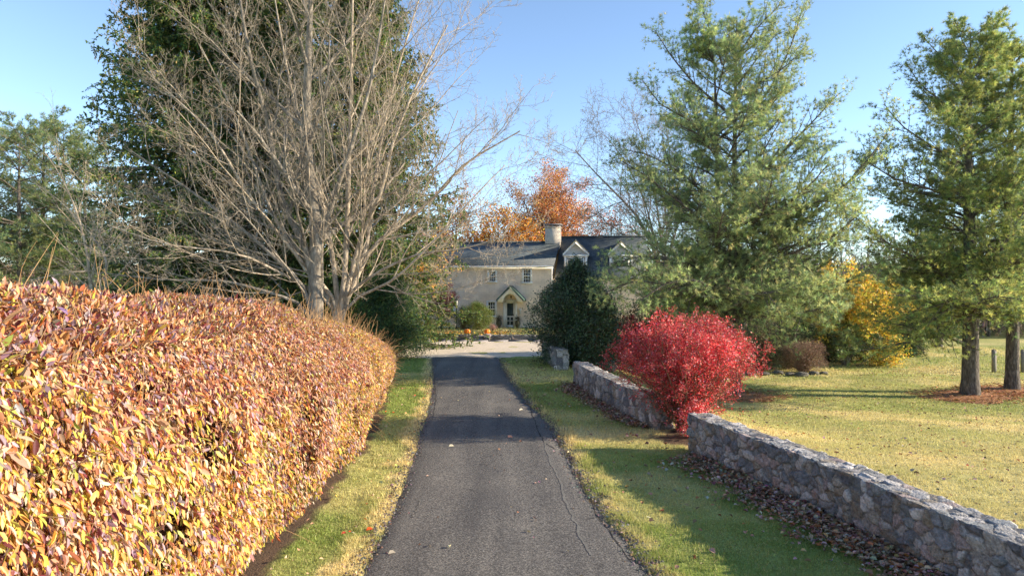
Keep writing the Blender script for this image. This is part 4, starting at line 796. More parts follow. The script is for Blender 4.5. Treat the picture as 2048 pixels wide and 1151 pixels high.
# far evergreen and posts on the right
g = gzp(1878, 52); pine('pine_tree', g, 6.0, 3.2, 'low spreading pine far beyond the lawn, left of the thick trunk', 141, None, zlow=.9, nl=44, r0=.25, per=9, nlen=.2, nw=.035, dens=.7, pal=PINE3, group='white pines on the right lawn')
M['post'] = noisy('grey_post', [(.3, (.16, .14, .12)), (.7, (.3, .28, .25))], 20, .9)
for px, lb in ((1988, 'weathered wooden post between the two right-hand pine trunks'), (2046, 'weathered wooden post cut by the right picture edge')):
    g = gzp(px, 36); mb = MB(); mb.box(-.08, .08, -.08, .08, -.1, 1.15); mb.prism([(-.08, 1.15), (.08, 1.15), (0, 1.22)], -.08, .08); o = mb.build('wooden_post', M['post']); o.location = g; tag(o, lb, 'post', 'posts beyond the right lawn')

shrub('evergreen_bush', np.array([7.6, 34.7, float(ground_z(7.6, 34.7))]), 2.6, 1.6, 4.1, 26000, .1, .45, [(.03, .05, .022), (.05, .08, .03), (.09, .12, .05)], [3, 3, 1], 'tall dark evergreen mass added behind the maroon bush to shade the gravel court', 171, 'needle', 'low evergreen bushes beyond the right lawn', stems=14)  # added bush, mostly hidden by boughs, casts shade on the near gravel
# ------------------------------------------------------------------ trees behind the house
ORA = [(.66, .29, .09), (.52, .21, .09), (.70, .38, .12), (.42, .17, .11), (.60, .40, .14)]
def filt_part(th, k=0):
    return lambda q, rng: (noise2(q[:, 0]*.45+k, q[:, 2]*.5+q[:, 1]*.3, 17)+rng.random(len(q))*.35 > th)
def bt(px, py, Yd, radpx, label, seed, pal=ORA, w=(3, 2, 2, 2, 1), name='maple_tree', group='autumn trees behind the house', **k):
    x = (px-CX)/F*Yd; b = np.array([x, Yd, float(ground_z(x, Yd))]); return tree(name, b, float(W3(0, py, Yd)[2]-b[2]), radpx/F*Yd, label, seed, pal, list(w), group=group, **k)
bt(1093, 350, 72, 86, 'orange-topped maple rising directly behind the chimney', 151, leaf=.17, per=5, filt=filt_part(.54, 3), br=(10, 8, 7), ns=14, trunk=.28, sp=.3)
bt(1000, 412, 66, 62, 'golden orange maple behind the left end of the roof', 152, pal=[(.76, .44, .08), (.74, .32, .05), (.6, .26, .06)], w=(3, 3, 1), leaf=.24, per=3, filt=filt_part(.5, 8), ns=11, trunk=.22, sp=.25)
bt(905, 400, 70, 70, 'orange tree showing through the bare branches left of the house', 153, leaf=.24, per=3, filt=filt_part(.5, 1), ns=11, trunk=.22, sp=.25)
bt(1215, 425, 74, 60, 'half-bare maple with pinkish leaves behind the slate roof', 154, pal=[(.5, .2, .12), (.62, .3, .16), (.4, .16, .1)], w=(3, 2, 2), leaf=.22, per=2, filt=filt_part(.62, 5), ns=11, trunk=.2, sp=.25)
# golden tree before the left part of the house
bt(838, 430, 46, 78, 'golden-leaved tree in front of the left half of the house', 155, pal=[(.78, .50, .10), (.72, .38, .07), (.62, .44, .14)], w=(3, 2, 1), leaf=.14, per=2, filt=filt_part(.80, 2), ns=8, trunk=.12, sp=.12, bark='bark_pale', name='golden_tree', group=None)
# big bare tree leaning out behind the pine
yb = 60; b = gzp(1330, yb); bs = [[b, *[W3(px, py, yb) for px, py in q]] for q in (((1318, 520), (1275, 430), (1230, 385), (1190, 345), (1150, 300)), ((1320, 520), (1290, 400), (1250, 320), (1210, 270)), ((1325, 500), (1310, 380), (1290, 290), (1270, 235)), ((1330, 500), (1340, 380), (1340, 300), (1330, 240)), ((1322, 530), (1262, 450), (1215, 448), (1170, 440)), ((1335, 520), (1370, 400), (1400, 320), (1410, 270)))]
bare('bare_tree', b, bs, [.22, .15, .15, .15, .1, .12], 'wide bare tree with dark limbs beyond the slate roof, left of the pine', 157, 'bark_grey', [dict(per=17, t=(.25, 1), ang=(30, 60), ln=.38, fall=.4, n=7, up=.03, wig=.14, rr=.5), dict(per=9, t=(.1, 1), ang=(30, 65), ln=.45, fall=.3, n=5, up=.06, wig=.15, rr=.5), dict(per=8, t=(.15, 1), ang=(30, 65), ln=.45, fall=.3, n=4, up=.05, wig=.15, rr=.6), dict(per=3, t=(.2, 1), ang=(30, 65), ln=.45, fall=.3, n=3, up=.05, wig=.15, rr=.6)], rm=.011)
# bare woods: a few kinds, copied
kinds = []
def woods(spec, kinds_pal, group, seed0, hh):
    src = []
    for i, (px, yy, top, lb) in enumerate(spec):
        b = gzp(px, yy); h = float(W3(0, top, yy)[2]-b[2])
        if i < len(kinds_pal):
            pal, w, nm = kinds_pal[i]
            t = tree(nm, b, h, h*.34, lb, seed0+i, pal, w, leaf=.2, per=1, ns=6, trunk=.16, sp=.3, filt=filt_part(.7, i) if pal else None, group=group, br=(9, 7, 5)); src.append((t, h))
        else:
            t, h0 = src[i % len(src)]; dup(t, b, seed0+i*1.7, h/h0, lb)
sp_ = []
side = [(1560, 66, 470), (1655, 70, 455), (1728, 64, 440), (1790, 72, 450), (1850, 66, 420), (1915, 70, 430), (1975, 64, 420), (2035, 70, 410), (2100, 66, 420), (1690, 82, 470), (1760, 86, 460), (1830, 84, 440), (1890, 88, 440), (1950, 84, 430), (2010, 88, 430), (2075, 84, 430), (1600, 84, 470), (1500, 80, 470), (1420, 78, 470), (1360, 84, 465)]
nm = ['leafless', 'leafless', 'thin leafless', 'sparse', 'tall leafless', 'grey leafless', 'twiggy', 'leafless', 'leafless', 'leafless']
def pos(px):
    if px < 1500: return 'behind the two-stemmed pine'
    if px < 1620: return 'behind the dark evergreen bushes right of the two-stemmed pine'
    if px < 1740: return 'rising behind the golden tree'
    if px < 1830: return 'filling the gap between golden tree and right pine'
    if px < 1910: return 'seen through the left boughs of the thick-trunked pine'
    if px < 1960: return 'directly behind the thick pine trunk'
    return 'beyond the right edge pine trunks'
seen = {}
for q in side:
    p = pos(q[0]); k = seen.get(p, 0); seen[p] = k+1; sp_.append((*q, ('nearest brown woodland tree ', 'second brown woodland tree ', 'third brown woodland tree ', 'fourth brown woodland tree ', 'fifth brown woodland tree ', 'sixth brown woodland tree ')[k]+p))
woods(sp_, [(None, None, 'woodland_tree'), ([(.34, .18, .08), (.28, .13, .07)], [1, 1], 'woodland_tree'), (None, None, 'woodland_tree')], 'leafless woodland trees beyond the right lawn', 200, 0)
back = [(790, 84, 470), (850, 90, 450), (940, 92, 455), (1050, 95, 440), (1150, 92, 450), (1250, 96, 450), (700, 88, 470), (600, 86, 480), (480, 90, 480)]
sp_ = [(*q, 'distant brown tree '+t) for q, t in zip(back, ('left of the house, low behind the spruce edge', 'just right of the dark spruce edge', 'behind the golden maple left of the roof', 'left of the chimney behind the maple', 'right of the chimney behind the maple', 'behind the half-bare maple over the slate roof', 'hidden deep behind the right-hand spruce', 'glimpsed through the thick bare trunk and spruce', 'glimpsed between the two left spruces'))]
woods(sp_, [([(.4, .22, .09), (.3, .14, .07)], [1, 1], 'woodland_tree'), (None, None, 'woodland_tree')], 'distant brown trees behind the house', 260, 0)
# low scrub on the horizon, one mass
rng = np.random.default_rng(7); n = 260000; an = rng.uniform(-.86, .95, n); yy = np.where(an > .2, rng.uniform(60, 82, n), rng.uniform(86, 110, n)); x = an*yy; hgt = np.where(an > .2, 2.6+6.5*fbm(x*.12, yy*.1, 3), 4.2+3*fbm(x*.08, yy*.05, 3))*rng.random(n)**.7; z = ground_z(x, yy)+hgt
l_ = rng.uniform(.3, .8, n); D = nrm(rng.normal(0, .45, (n, 3))+[0, 0, .9]); V, Q = leaves_arrays(np.stack([x, yy, z], -1), D, nrm(rng.normal(0, 1, (n, 3))), l_, l_*.14, 'diamond')
kk = fbm(x*.06, yy*.06, 9)[:, None]; cc = palette(rng, n, [(.22, .17, .13), (.34, .27, .21), (.14, .13, .08), (.42, .24, .12)], [3, 2, 1.2, .5])*(.6+kk*.8); tag(mesh('far_scrub', V, Q, M['litter'], col=cc), 'brown-grey belt of distant scrub and woods along the horizon', 'woods', kind='stuff')

# ------------------------------------------------------------------ house
A = R(10); HO = np.array([(1020-CX)/F*54, 54., .26]); house = empty('house', tuple(HO), -A, 'two-storey painted brick farmhouse with slate roof, chimney and dormers at the end of the driveway', 'house')
ca, sa = math.cos(A), math.sin(A)
def HU(px, v=0.):    # local u of a point seen at px on the plane at depth v behind the front
    k = (px-CX)/F   # X = HOx + u ca + v sa ; Y = 54 - u sa + v ca ; X = kY
    return (k*(54+v*ca)-HO[0]-v*sa)/(ca+k*sa)
def HZ(py, px, v=0.):
    u = HU(px, v); Yd = 54-u*sa+v*ca; return H-(py-CY)/F*Yd-HO[2]
def brickwall():
    m, nt, b, out = newmat('whitewashed_brick'); co = coords(nt); mp = nd(nt, 'Mapping'); mp.inputs['Rotation'].default_value = (math.pi/2, 0, 0); nt.links.new(co, mp.inputs[0])
    br = nd(nt, 'TexBrick'); br.inputs['Scale'].default_value = 1.; br.inputs['Brick Width'].default_value = .42; br.inputs['Row Height'].default_value = .15; br.inputs['Mortar Size'].default_value = .02; br.inputs['Color1'].default_value = (.92, .76, .62, 1); br.inputs['Color2'].default_value = (.87, .72, .59, 1); br.inputs['Mortar'].default_value = (.80, .665, .545, 1); nt.links.new(mp.outputs[0], br.inputs[0])
    n = nd(nt, 'TexNoise'); n.inputs['Scale'].default_value = 1.3; n.inputs['Detail'].default_value = 8; nt.links.new(co, n.inputs[0]); c = mixc(nt, 1., br.outputs[0], ramp(nt, n.outputs[0], [(.3, (.8, .8, .82)), (.7, (1.2, 1.18, 1.15))]), 'MULTIPLY')
    nt.links.new(c, b.inputs['Base Color']); b.inputs['Roughness'].default_value = .85; bump(nt, b, br.outputs['Fac'], .01, -1); return m
def slate():
    m, nt, b, out = newmat('slate_roof'); co = coords(nt); br = nd(nt, 'TexBrick'); br.inputs['Scale'].default_value = 1.; br.inputs['Brick Width'].default_value = .32; br.inputs['Row Height'].default_value = .21; br.inputs['Mortar Size'].default_value = .012; br.inputs['Bias'].default_value = -.2; br.inputs['Color1'].default_value = (.045, .062, .073, 1); br.inputs['Color2'].default_value = (.09, .108, .115, 1); br.inputs['Mortar'].default_value = (.025, .03, .035, 1); nt.links.new(co, br.inputs[0])
    n = nd(nt, 'TexNoise'); n.inputs['Scale'].default_value = 2; n.inputs['Detail'].default_value = 7; nt.links.new(co, n.inputs[0]); c = mixc(nt, 1., br.outputs[0], ramp(nt, n.outputs[0], [(.3, (.7, .72, .72)), (.7, (1.35, 1.3, 1.25))]), 'MULTIPLY')
    nt.links.new(c, b.inputs['Base Color']); b.inputs['Roughness'].default_value = .6; bump(nt, b, br.outputs['Fac'], .03, -1); return m
M['wall'] = brickwall(); M['slate'] = slate(); M['trim'] = noisy('cream_trim', [(.3, (.82, .80, .75)), (.7, (.90, .88, .84))], 5, .55); M['siding'] = noisy('grey_siding', [(.3, (.42, .41, .40)), (.7, (.52, .51, .49))], 3, .7, 30, .01, (1, 1, 12))
M['glass'] = noisy('dark_glass', [(.35, (.015, .022, .024)), (.6, (.04, .06, .055)), (.75, (.10, .14, .12))], 2.2, .12, spec=.8); M['screen'] = noisy('door_screen', [(.35, (.02, .035, .04)), (.7, (.06, .09, .09))], 5, .35)
M['greentrim'] = noisy('dark_green_metal', [(.3, (.045, .085, .075)), (.7, (.07, .12, .105))], 6, .45)
def win(px0, px1, py0, py1, v=0., parent=None, nx_=3, nz=4, fw=.13, split=True):
    u0, u1 = HU(px0, v), HU(px1, v); pm = (px0+px1)/2; z1, z0 = HZ(py0, pm, v), HZ(py1, pm, v); parent = parent or house
    mb = MB(); mb.box(u0, u0+fw, v-.07, v+.08, z0, z1); mb.box(u1-fw, u1, v-.07, v+.08, z0, z1); mb.box(u0+fw, u1-fw, v-.072, v+.08, z1-fw, z1); mb.box(u0-.04, u1+.04, v-.13, v+.08, z0-.07, z0+.05); fr = mb.build('window', M['trim'], parent)
    mb = MB(); mb.box(u0+fw, u1-fw, v+.03, v+.05, z0+.05, z1-fw); mb.build('pane', M['glass'], fr)
    a0, a1, b0, b1 = u0+fw, u1-fw, z0+.05, z1-fw; mb = MB(); t = .018
    for i in range(1, nx_): x = a0+(a1-a0)*i/nx_; mb.box(x-t, x+t, v-.005, v+.028, b0, b1)
    for i in range(1, nz):
        z = b0+(b1-b0)*i/nz; q = .04 if (i == nz//2 and split) else t; mb.box(a0+.002, a1-.002, v-.012, v+.0295, z-q, z+q)
    s = .04; mb.box(a0, a0+s, v-.02, v+.0288, b0, b1); mb.box(a1-s, a1, v-.02, v+.0288, b0, b1); mb.build('sash', M['trim'], fr); return (u0+.03, u1-.03, z0, z1-.02)
UL = -13.5; UR = HU(1103); ze = HZ(527, 1060)-.1
holes = [win(1043.6, 1064, 535.6, 565), win(973, 993.6, 601, 632, nx_=3), win(975, 994, 540, 563), win(861, 879, 542, 566), win(888, 910, 602, 632)]
du0, du1, dz1 = HU(1006.5), HU(1034), HZ(599, 1020)
holes.append((du0+.02, du1-.02, 0, dz1-.02))
def wallface(mb, u0, u1, z0, z1, holes, v):
    us = sorted({u0, u1, *[h for q in holes for h in q[:2]]}); zs = sorted({z0, z1, *[h for q in holes for h in q[2:]]})
    for i in range(len(us)-1):
        for j in range(len(zs)-1):
            um, zm = (us[i]+us[i+1])/2, (zs[j]+zs[j+1])/2
            if any(q[0] < um < q[1] and q[2] < zm < q[3] for q in holes): continue
            mb.add([(us[i], v, zs[j]), (us[i+1], v, zs[j]), (us[i+1], v, zs[j+1]), (us[i], v, zs[j+1])], [(0, 1, 2, 3)])
    for q in holes:
        a, b, c_, d = q; V = [(a, v, c_), (b, v, c_), (b, v, d), (a, v, d), (a, v+.16, c_), (b, v+.16, c_), (b, v+.16, d), (a, v+.16, d)]; mb.add(V, [(0, 4, 5, 1), (1, 5, 6, 2), (2, 6, 7, 3), (3, 7, 4, 0), (4, 7, 6, 5)])
D1 = 8.6
zr = HZ(485, 1119, D1/2); slope = (zr-ze)/(D1/2)
mb = MB(); wallface(mb, UL, UR, -.3, ze, holes, 0.)
mb.add([(UR, 0, -.3), (UR, D1, -.3), (UR, D1, ze), (UR, D1/2, zr-.15), (UR, 0, ze)], [(0, 1, 2, 4)], [(4, 2, 3)]); mb.add([(UL, 0, -.3), (UL, D1, -.3), (UL, D1, ze), (UL, D1/2, zr-.15), (UL, 0, ze)], [(0, 4, 2, 1)], [(4, 3, 2)]); mb.add([(UL, D1, -.3), (UR, D1, -.3), (UR, D1, ze), (UL, D1, ze)], [(0, 3, 2, 1)])
mb.build('wall', M['wall'], house)
def roof(name, u0, u1, v0, z0, vr, zr_, v1, z1, th=.12, parent=None):
    """gabled slabs; each slope its own uv-like local frame so the slates follow it"""
    parent = parent or house; res = []
    for (va, za, vb, zb) in ((v0, z0, vr, zr_), (v1, z1, vr, zr_)):
        Ls = math.hypot(vb-va, zb-za); ang = math.atan2(zb-za, abs(vb-va)); mb = MB(); mb.box(u0, u1, 0, Ls, -th, 0); o = mb.build(name, M['slate'], parent)
        o.location = (0 if vb > va else u0+u1, va, za); o.rotation_euler = (ang, 0, 0 if vb > va else math.pi); res.append(o)
        if vb < va: o.location = (u0+u1, va, za)
    return res
ov = .35; rl = roof('roof', UL-.2, UR+.22, -ov, ze-ov*slope+.12, D1/2, zr+.1, D1+ov, ze-ov*slope+.12)
mb = MB(); mb.box(UL-.1, UR+.12, -.06, -.001, ze-.30, ze-.06); mb.box(UR+.002, UR+.05, -.05, .10, -.25, ze-.08); mb.build('eave_trim', M['trim'], house)
mb = MB(); mb.lathe([(.06, 0), (.06, UR-UL+.3)], seg=8); o = mb.build('gutter', M['trim'], house, True); o.rotation_euler = (0, math.pi/2, 0); o.location = (UL-.15, -ov-.05, ze-ov*slope+.03)
# right block: steep slate roof down to a low eave
RU0, RU1 = UR-.6, 10.4; RV = 5.4; rz_ = HZ(472.7, 1180, RV); re = HZ(556, 1110, .3); rs = (rz_-re)/(RV-.2)
mb = MB(); mb.add([(RU0, .4, -.3), (RU1, .4, -.3), (RU1, .4, re), (RU0, .4, re)], [(0, 1, 2, 3)]); mb.add([(RU1, .4, -.3), (RU1, 10.4, -.3), (RU1, 10.4, re), (RU1, RV, rz_-.2), (RU1, .4, re)], [(0, 1, 2, 4)], [(4, 2, 3)]); mb.add([(RU0, 2.6, re), (RU0, 8.2, re), (RU0, RV, rz_-.2)], tris=[(0, 2, 1)])
mb.add([(RU0, 10.4, -.3), (RU1, 10.4, -.3), (RU1, 10.4, re), (RU0, 10.4, re)], [(0, 3, 2, 1)]); mb.build('wall', M['wall'], house)
roof('roof', UR+.23, RU1+.3, .1, re, RV, rz_, 10.7, re)
mb = MB(); mb.box(UR+.23, RU1+.3, RV-.12, RV+.12, rz_-.06, rz_+.05); mb.box(UL-.2, UR+.22, D1/2-.12, D1/2+.12, zr+.03, zr+.15); mb.build('ridge_cap', M['slate'], house)
# chimney
cv = D1/2; cu0, cu1 = HU(1090, cv-.5), HU(1120, cv-.5); cz1 = HZ(455, 1105, cv-.5); M['chim'] = noisy('limewashed_chimney', [(.3, (.48, .42, .34)), (.7, (.60, .53, .44))], 2.5, .85, 20, .01)
mb = MB(); mb.box(cu0, cu1, cv-.5, cv+.6, zr-1.0, cz1); mb.box(cu0-.04, cu1+.04, cv-.54, cv+.64, cz1+.001, cz1+.08); ch = mb.build('chimney', M['chim'], house)
mb = MB(); ct = HZ(447.5, 1105, cv-.5)
for uu in (cu0, (cu0+cu1)/2-.11, cu1-.22): mb.box(uu, uu+.22, cv-.5, cv-.28, cz1+.081, ct-.08); mb.box(uu, uu+.22, cv+.35, cv+.6, cz1+.081, ct-.08)
mb.box(cu0-.12, cu1+.12, cv-.62, cv+.72, ct-.08, ct); mb.build('cap', M['paver'], ch)
# dormers
def dormer(pl, pr, pel, per_, ppk, pyk, pye, pyb, v=1.55, wl=None):
    u0, u1 = HU(pl, v), HU(pr, v); uc = (u0+u1)/2; e0, e1 = HU(pel, v), HU(per_, v); zt = HZ(pye, uc and (pl+pr)/2, v); zp = HZ(pyk, (pl+pr)/2, v); zb = re+(v-.1)*rs-.15; pm = (pl+pr)/2
    root = MB(); back = v+3.4
    root.box(u0, u1, v, back, zb, zt-.02); root.prism([(e0+.12, zt), (e1-.12, zt), (uc, zp-.12)], v+.02, back); d = root.build('dormer', M['siding'], house)
    mb = MB(); mb.box(u0-.03, u0+.16, v-.05, v+.01, zb, zt-.03); mb.box(u1-.16, u1+.03, v-.05, v+.01, zb, zt-.03); mb.box(e0+.05, e1-.05, v-.10, v+.018, zt-.16, zt-.001)
    for s, e in ((-1, e0), (1, e1)):
        mb.prism([(e, zt-.10), (e, zt+.12), (uc, zp+.02), (uc, zp-.22)], v-.14, v+.015)
    mb.build('trim', M['trim'], d)
    for s, e in ((-1, e0), (1, e1)):
        mb = MB(); mb.prism([(e-.04*(-s)*-1, zt+.12), (e-.04*(-s)*-1, zt+.19), (uc, zp+.10), (uc, zp+.03)], v-.2, back+.8); mb.build('dormer_roof', M['slate'], d)
    g0, g1 = u0+.2, u1-.2; mb = MB(); mb.box(g0, g1, v-.03, v-.004, zb+.05, zt-.22); w_ = mb.build('window', M['trim'], d)
    mb = MB(); mb.box(g0+.09, g1-.09, v-.045, v-.031, zb+.1, zt-.30); mb.build('pane', M['glass'], w_)
    mb = MB(); zmid = (zb+zt)/2+.1
    mb.box(g0+.09, g1-.09, v-.06, v-.046, zmid-.035, zmid+.035); mb.box((g0+g1)/2-.015, (g0+g1)/2+.015, v-.056, v-.0462, zb+.1, zt-.3); mb.build('sash', M['trim'], w_)
dormer(1129, 1173.6, 1126, 1178.5, 1151.5, 480.5, 509, 545)
dormer(1219.5, 1264, 1216, 1269, 1242, 482.5, 509, 545)
# portico
pv = -1.25; pk = HZ(572, 1020, pv); pe = HZ(601, 1020, pv); u0, u1 = HU(994, pv), HU(1046, pv); uc = (u0+u1)/2; ar = (HU(1031, pv)-HU(1003, pv))/2; az_ = HZ(604, 1020, pv)
po = MB(); po.box(u0+.15, u0+.32, pv+.1, 0, pe-.12, pe+.02); po.box(u1-.32, u1-.15, pv+.1, 0, pe-.12, pe+.02); po.box(u0+.32, u1-.32, -.06, -.003, pe-.02, pe+.019); por = po.build('portico', M['trim'], house)
ang = np.linspace(math.pi, 0, 13); arc = [(uc+ar*math.cos(a), az_+ar*1.05*math.sin(a)+.05) for a in ang]; V = []; q = []
def gz(u): return pk-.12-(abs(u-uc)/((u1-u0)/2))*(pk-.12-pe)
cols = [(u0+.05, az_)]+arc+[(u1-.05, az_)]; topp = [(u, max(gz(u), z+.06)) for u, z in cols]; topp[0] = (u0+.05, pe+.05); topp[-1] = (u1-.05, pe+.05); n = len(cols)
for v in (pv, pv+.1): V += [(u, v, z) for u, z in cols]+[(u, v, z) for u, z in topp]
for i in range(n-1): q += [(i, i+1, n+i+1, n+i), (2*n+i, 3*n+i, 3*n+i+1, 2*n+i+1), (i, 2*n+i, 2*n+i+1, i+1)]
mb = MB(); mb.add(V, q); mb.prism([(uc-.25, pk-.42), (uc+.25, pk-.42), (uc, pk-.1)], pv+.001, pv+.098); mb.build('gable_board', M['trim'], por)
V = []; q = []
for v in (pv+.1, -.01): V += [(u, v, z) for u, z in arc]
for i in range(12): q.append((i, 13+i, 14+i, i+1))
MB().add(V, q).build('vault', M['siding'], por)
for s, e in ((-1, u0-.05), (1, u1+.05)):
    mb = MB(); mb.prism([(e, pe-.04), (e, pe+.10), (uc, pk+.06), (uc, pk-.09)], pv-.1, -.002); mb.build('portico_roof', M['greentrim'], por)
# door
mb = MB(); w1 = .19; mb.box(du0, du0+w1, -.08, .06, -.02, dz1); mb.box(du1-w1, du1, -.08, .06, -.02, dz1); mb.box(du0+w1, du1-w1, -.082, .06, dz1-.16, dz1); mb.build('door_frame', M['trim'], house)
a, b = du0+w1+.01, du1-w1-.01; zt = dz1-.17; mb = MB(); s = .11; zm = HZ(632.5, 1020); zb_ = .22
mb.box(a, a+s, -.03, .02, 0, zt); mb.box(b-s, b, -.03, .02, 0, zt); mb.box(a+s, b-s, -.031, .02, zt-s, zt); mb.box(a+s, b-s, -.031, .02, 0, zb_); mb.box(a+s, b-s, -.031, .02, zm-.05, zm+.05); m2 = (zm+zb_)/2; mb.box(a+s, b-s, -.0315, .02, m2-.03, m2+.03); mc = (a+b)/2
mb.box(mc-.03, mc+.03, -.032, .02, zb_, m2-.03); mb.box(mc-.03, mc+.03, -.032, .02, m2+.03, zm-.05); dr_ = mb.build('door', M['white'], house)
mb = MB(); mb.box(a+s, b-s, -.005, .01, zb_, zt-s); mb.build('screen', M['screen'], dr_); mb = MB(); mb.box(b-.09, b-.05, -.09, -.03, zm+.05, zm+.2); mb.build('handle', M['bark_dark'], dr_)
mb = MB(); mb.box(du0-.5, du1+.5, -1.3, -.02, -.28, -.03); mb.box(du0-.2, du1+.2, -1.7, -1.3, -.28, -.13); mb.build('doorstep', M['paver'], house)
uu = HU(1039.5); mb = MB(); mb.box(uu-.1, uu+.1, -.14, -.002, HZ(622, 1040), HZ(617, 1040)); mb.box(uu-.02, uu+.12, -.10, -.002, HZ(627, 1040), HZ(623.5, 1040)); mb.build('mailbox', M['white'], house)
# wreath-like lantern over the door is only a small dark point
mb = MB(); mb.lathe([(.01, .1), (.06, .08), (.07, 0), (.03, -.1), (.0, -.12)], (uc, pv+.5, az_+ar*.72), 8); mb.build('porch_lantern', M['bark_dark'], por)

# ------------------------------------------------------------------ things before the house
def hw(px, v): u = HU(px, v); return np.array([HO[0]+u*ca+v*sa, 54-u*sa+v*ca, .26])
M['pumpkin'] = noisy('pumpkin_skin', [(.3, (.72, .17, .015)), (.7, (.86, .27, .03))], 4, .45)
def pumpkin(loc, r, label):
    mb = MB(); prof = [(.12*r, .72*r*1.5/1.5), (.5*r, .82*r), (.85*r, .62*r), (1.0*r, .1*r), (.88*r, -.42*r), (.5*r, -.7*r), (.02, -.74*r)]; pp = poly([(p[0], p[1], 0) for p in prof], 12)[:, :2]
    mb.lathe([tuple(p) for p in pp], (0, 0, .72*r), 40, .13, 10); o = mb.build('pumpkin', M['pumpkin'], None, True); o.location = loc; tag(o, label, 'pumpkin', 'pumpkins on the garden wall piers')
    tubes('pumpkin_stem', [(np.array([[(0, 0, 1.40*r), (.01, 0, 1.55*r), (.05*r*2, 0, 1.72*r)]]), np.array([[.035, .028, .022]]), 6)], M['bark_grey'], o)
pumpkin((PXA, 44.18, .43), .20, 'round orange pumpkin on the left stone pier beside the dark stake'); pumpkin((PXB, 44.18, .43), .20, 'round orange pumpkin on the right stone pier beside the steps')
M['iron'] = noisy('dark_iron', [(.3, (.012, .014, .014)), (.7, (.03, .035, .035))], 10, .5)
mb = MB(); mb.box(-.02, .02, -.02, .02, -.2, .95); mb.box(-.1, .1, -.015, .015, .95, .98); o = mb.build('iron_stake', M['iron']); o.location = (PXA+.28, 44.0, 0); tag(o, 'thin dark iron stake standing just right of the left pumpkin', 'stake')
M['urn'] = noisy('mossy_urn', [(.3, (.05, .05, .035)), (.7, (.13, .12, .085))], 9, .8)
for px, lb in ((998, 'dark urn planter to the left of the front door'), (1035.5, 'dark urn planter to the right of the front door')):
    c = hw(px, -.75); root = empty('urn_planter', (c[0], c[1], .25), 0, lb, 'planter', 'urns flanking the front door'); mb = MB(); mb.lathe([(.01, 0), (.17, 0), (.16, .05), (.1, .1), (.14, .16), (.22, .34), (.23, .46), (.18, .54), (.22, .58), (.2, .6), (.15, .56)], seg=16); mb.build('urn', M['urn'], root, True)
    rng = np.random.default_rng(int(px)); n = 420; P = rng.normal(0, 1, (n, 3))*[.11, .11, .14]+[0, 0, .72]; l = rng.uniform(.06, .12, n); V, Q = leaves_arrays(P, nrm(rng.normal(0, 1, (n, 3))+[0, 0, .5]), nrm(rng.normal(0, 1, (n, 3))), l, l*.4); mesh('foliage', V, Q, M['leaf'], root, col=palette(rng, n, [(.05, .07, .03), (.12, .10, .06), (.14, .05, .05)], [3, 2, 1]))
# lamp post
c = hw(913, -3.2); root = empty('lamp_post', (c[0], c[1], .24), 0, 'black garden lantern on a slim post by the left ground-floor window', 'lamp post'); zl = float(W3(0, 612, c[1])[2]-.24)
mb = MB(); mb.lathe([(.06, 0), (.06, .1), (.035, .14), (.03, zl-.1), (.06, zl-.06), (.02, zl)], seg=10); mb.build('post', M['iron'], root, True)
mb = MB(); lh = .42
for sx in (-1, 1):
    for sy in (-1, 1): mb.add([(sx*.07-.012, sy*.07-.012, zl), (sx*.07+.012, sy*.07-.012, zl), (sx*.07+.012, sy*.07+.012, zl), (sx*.07-.012, sy*.07+.012, zl), (sx*.12-.012, sy*.12-.012, zl+lh), (sx*.12+.012, sy*.12-.012, zl+lh), (sx*.12+.012, sy*.12+.012, zl+lh), (sx*.12-.012, sy*.12+.012, zl+lh)], [(0, 1, 5, 4), (1, 2, 6, 5), (2, 3, 7, 6), (3, 0, 4, 7)])
mb.lathe([(.17, zl+lh), (.16, zl+lh+.03), (.05, zl+lh+.17), (.02, zl+lh+.2), (.03, zl+lh+.25), (0, zl+lh+.28)], seg=8); mb.build('lantern_cage', M['iron'], root)
M['frost'] = noisy('lantern_glass', [(.3, (.5, .5, .48)), (.7, (.62, .62, .6))], 5, .2); mb = MB(); mb.lathe([(.06, zl+.02), (.10, zl+lh-.01)], seg=4); mb.build('lantern_glass', M['frost'], root)
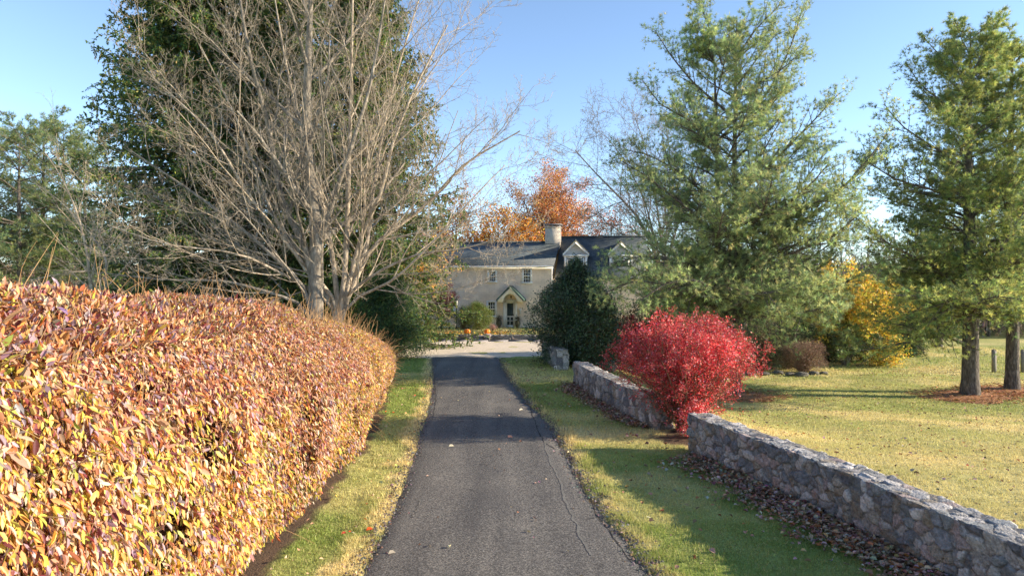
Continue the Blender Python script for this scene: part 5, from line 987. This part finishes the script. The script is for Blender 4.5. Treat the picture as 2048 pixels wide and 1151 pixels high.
# shrubs by the house
GB = [(.09, .14, .03), (.14, .20, .04), (.20, .24, .05), (.26, .26, .06)]
shrub('green_bush', hw(955, -2.6), 1.15, 1.0, 1.75, 15000, .075, .45, GB, [2, 3, 3, 1], 'rounded olive green bush left of the front door', 301, lump=.15, stems=12)
shrub('green_bush', hw(927, -2.8), .75, .7, 1.55, 6000, .07, .35, [(.13, .15, .08), (.18, .19, .11), (.10, .12, .05)], [2, 2, 1], 'thin greyish bush beside the lamp post', 303, lump=.25, stems=20)
PU = [(.10, .03, .035), (.16, .045, .05), (.07, .03, .03), (.2, .09, .07)]
tree('japanese_maple', hw(884, -2.4), 3.3, 1.15, 'small dark purple maple against the left part of the house wall', 305, PU, [3, 3, 2, 1], .09, 3, 'bark_grey', ns=7, trunk=.09, multi=True, sp=.08)
shrub('green_bush', hw(862, -4.6), .55, .5, .75, 2500, .07, .4, [(.14, .18, .07), (.2, .24, .1)], [1, 1], 'low pale green clump at the left end of the garden bed', 307)
o = shrub('potted_mum', hw(985, -4.2), .24, .24, .3, 700, .05, .6, [(.5, .16, .14), (.6, .4, .35), (.2, .2, .12)], [2, 2, 1], 'low pinkish chrysanthemum clump right of the olive bush', 309, cat_='flowers')
for px, n, lb in ((905, 900, 'yellow fallen leaves on the garden bed left of the pumpkins'), (992, 1000, 'orange fallen leaves on the garden bed right of the pumpkins')):
    rng = np.random.default_rng(px); X = (px-CX)/F*46+rng.normal(0, .75, n); Yv = rng.uniform(44.7, 49, n); litter('bed_leaves', X, Yv, .1, [(.75, .5, .08), (.7, .35, .06), (.6, .4, .2), (.3, .18, .08)], [3, 2, 2, 2], lb, px, .0)
n = 3500; rng = np.random.default_rng(77); X = rng.uniform(-12, 5, n); Yv = rng.uniform(44.6, 53, n); litter('bed_groundcover', X, Yv, .12, [(.10, .12, .06), (.18, .17, .1), (.25, .18, .1), (.08, .1, .05)], [3, 3, 2, 2], 'low olive ground cover and dead leaves in the bed before the house', 78, .0, .05)
for i, (px, h) in enumerate(((893, .55), )):
    c = hw(px, -3.6); th = np.linspace(0, math.pi, 10); arc = np.vstack([[.13, 0, -.05], np.c_[np.cos(th)*.13, 0*th, h-.13+np.sin(th)*.13], [-.13, 0, -.05]]); o = tubes('plant_hoop', [(arc[None], np.full((1, len(arc)), .012), 5)], M['white'], None); o.location = (c[0], c[1], .26); tag(o, 'thin white wire hoop in front of the purple maple', 'hoop')

# drooping evergreen at the end of the hedge
g = gp(772, 716); shrub('yew', g, 2.0, 1.8, 3.9, 42000, .11, .3, [(.035, .075, .035), (.06, .12, .05), (.12, .19, .06), (.22, .30, .08)], [3, 4, 2, 1.2], 'broad drooping dark evergreen between the hedge end and the gravel court', 311, 'needle', lump=.25, stems=20, down=-.9, shape=lambda t: np.clip(1.02-t**1.5*.75, .1, 1))
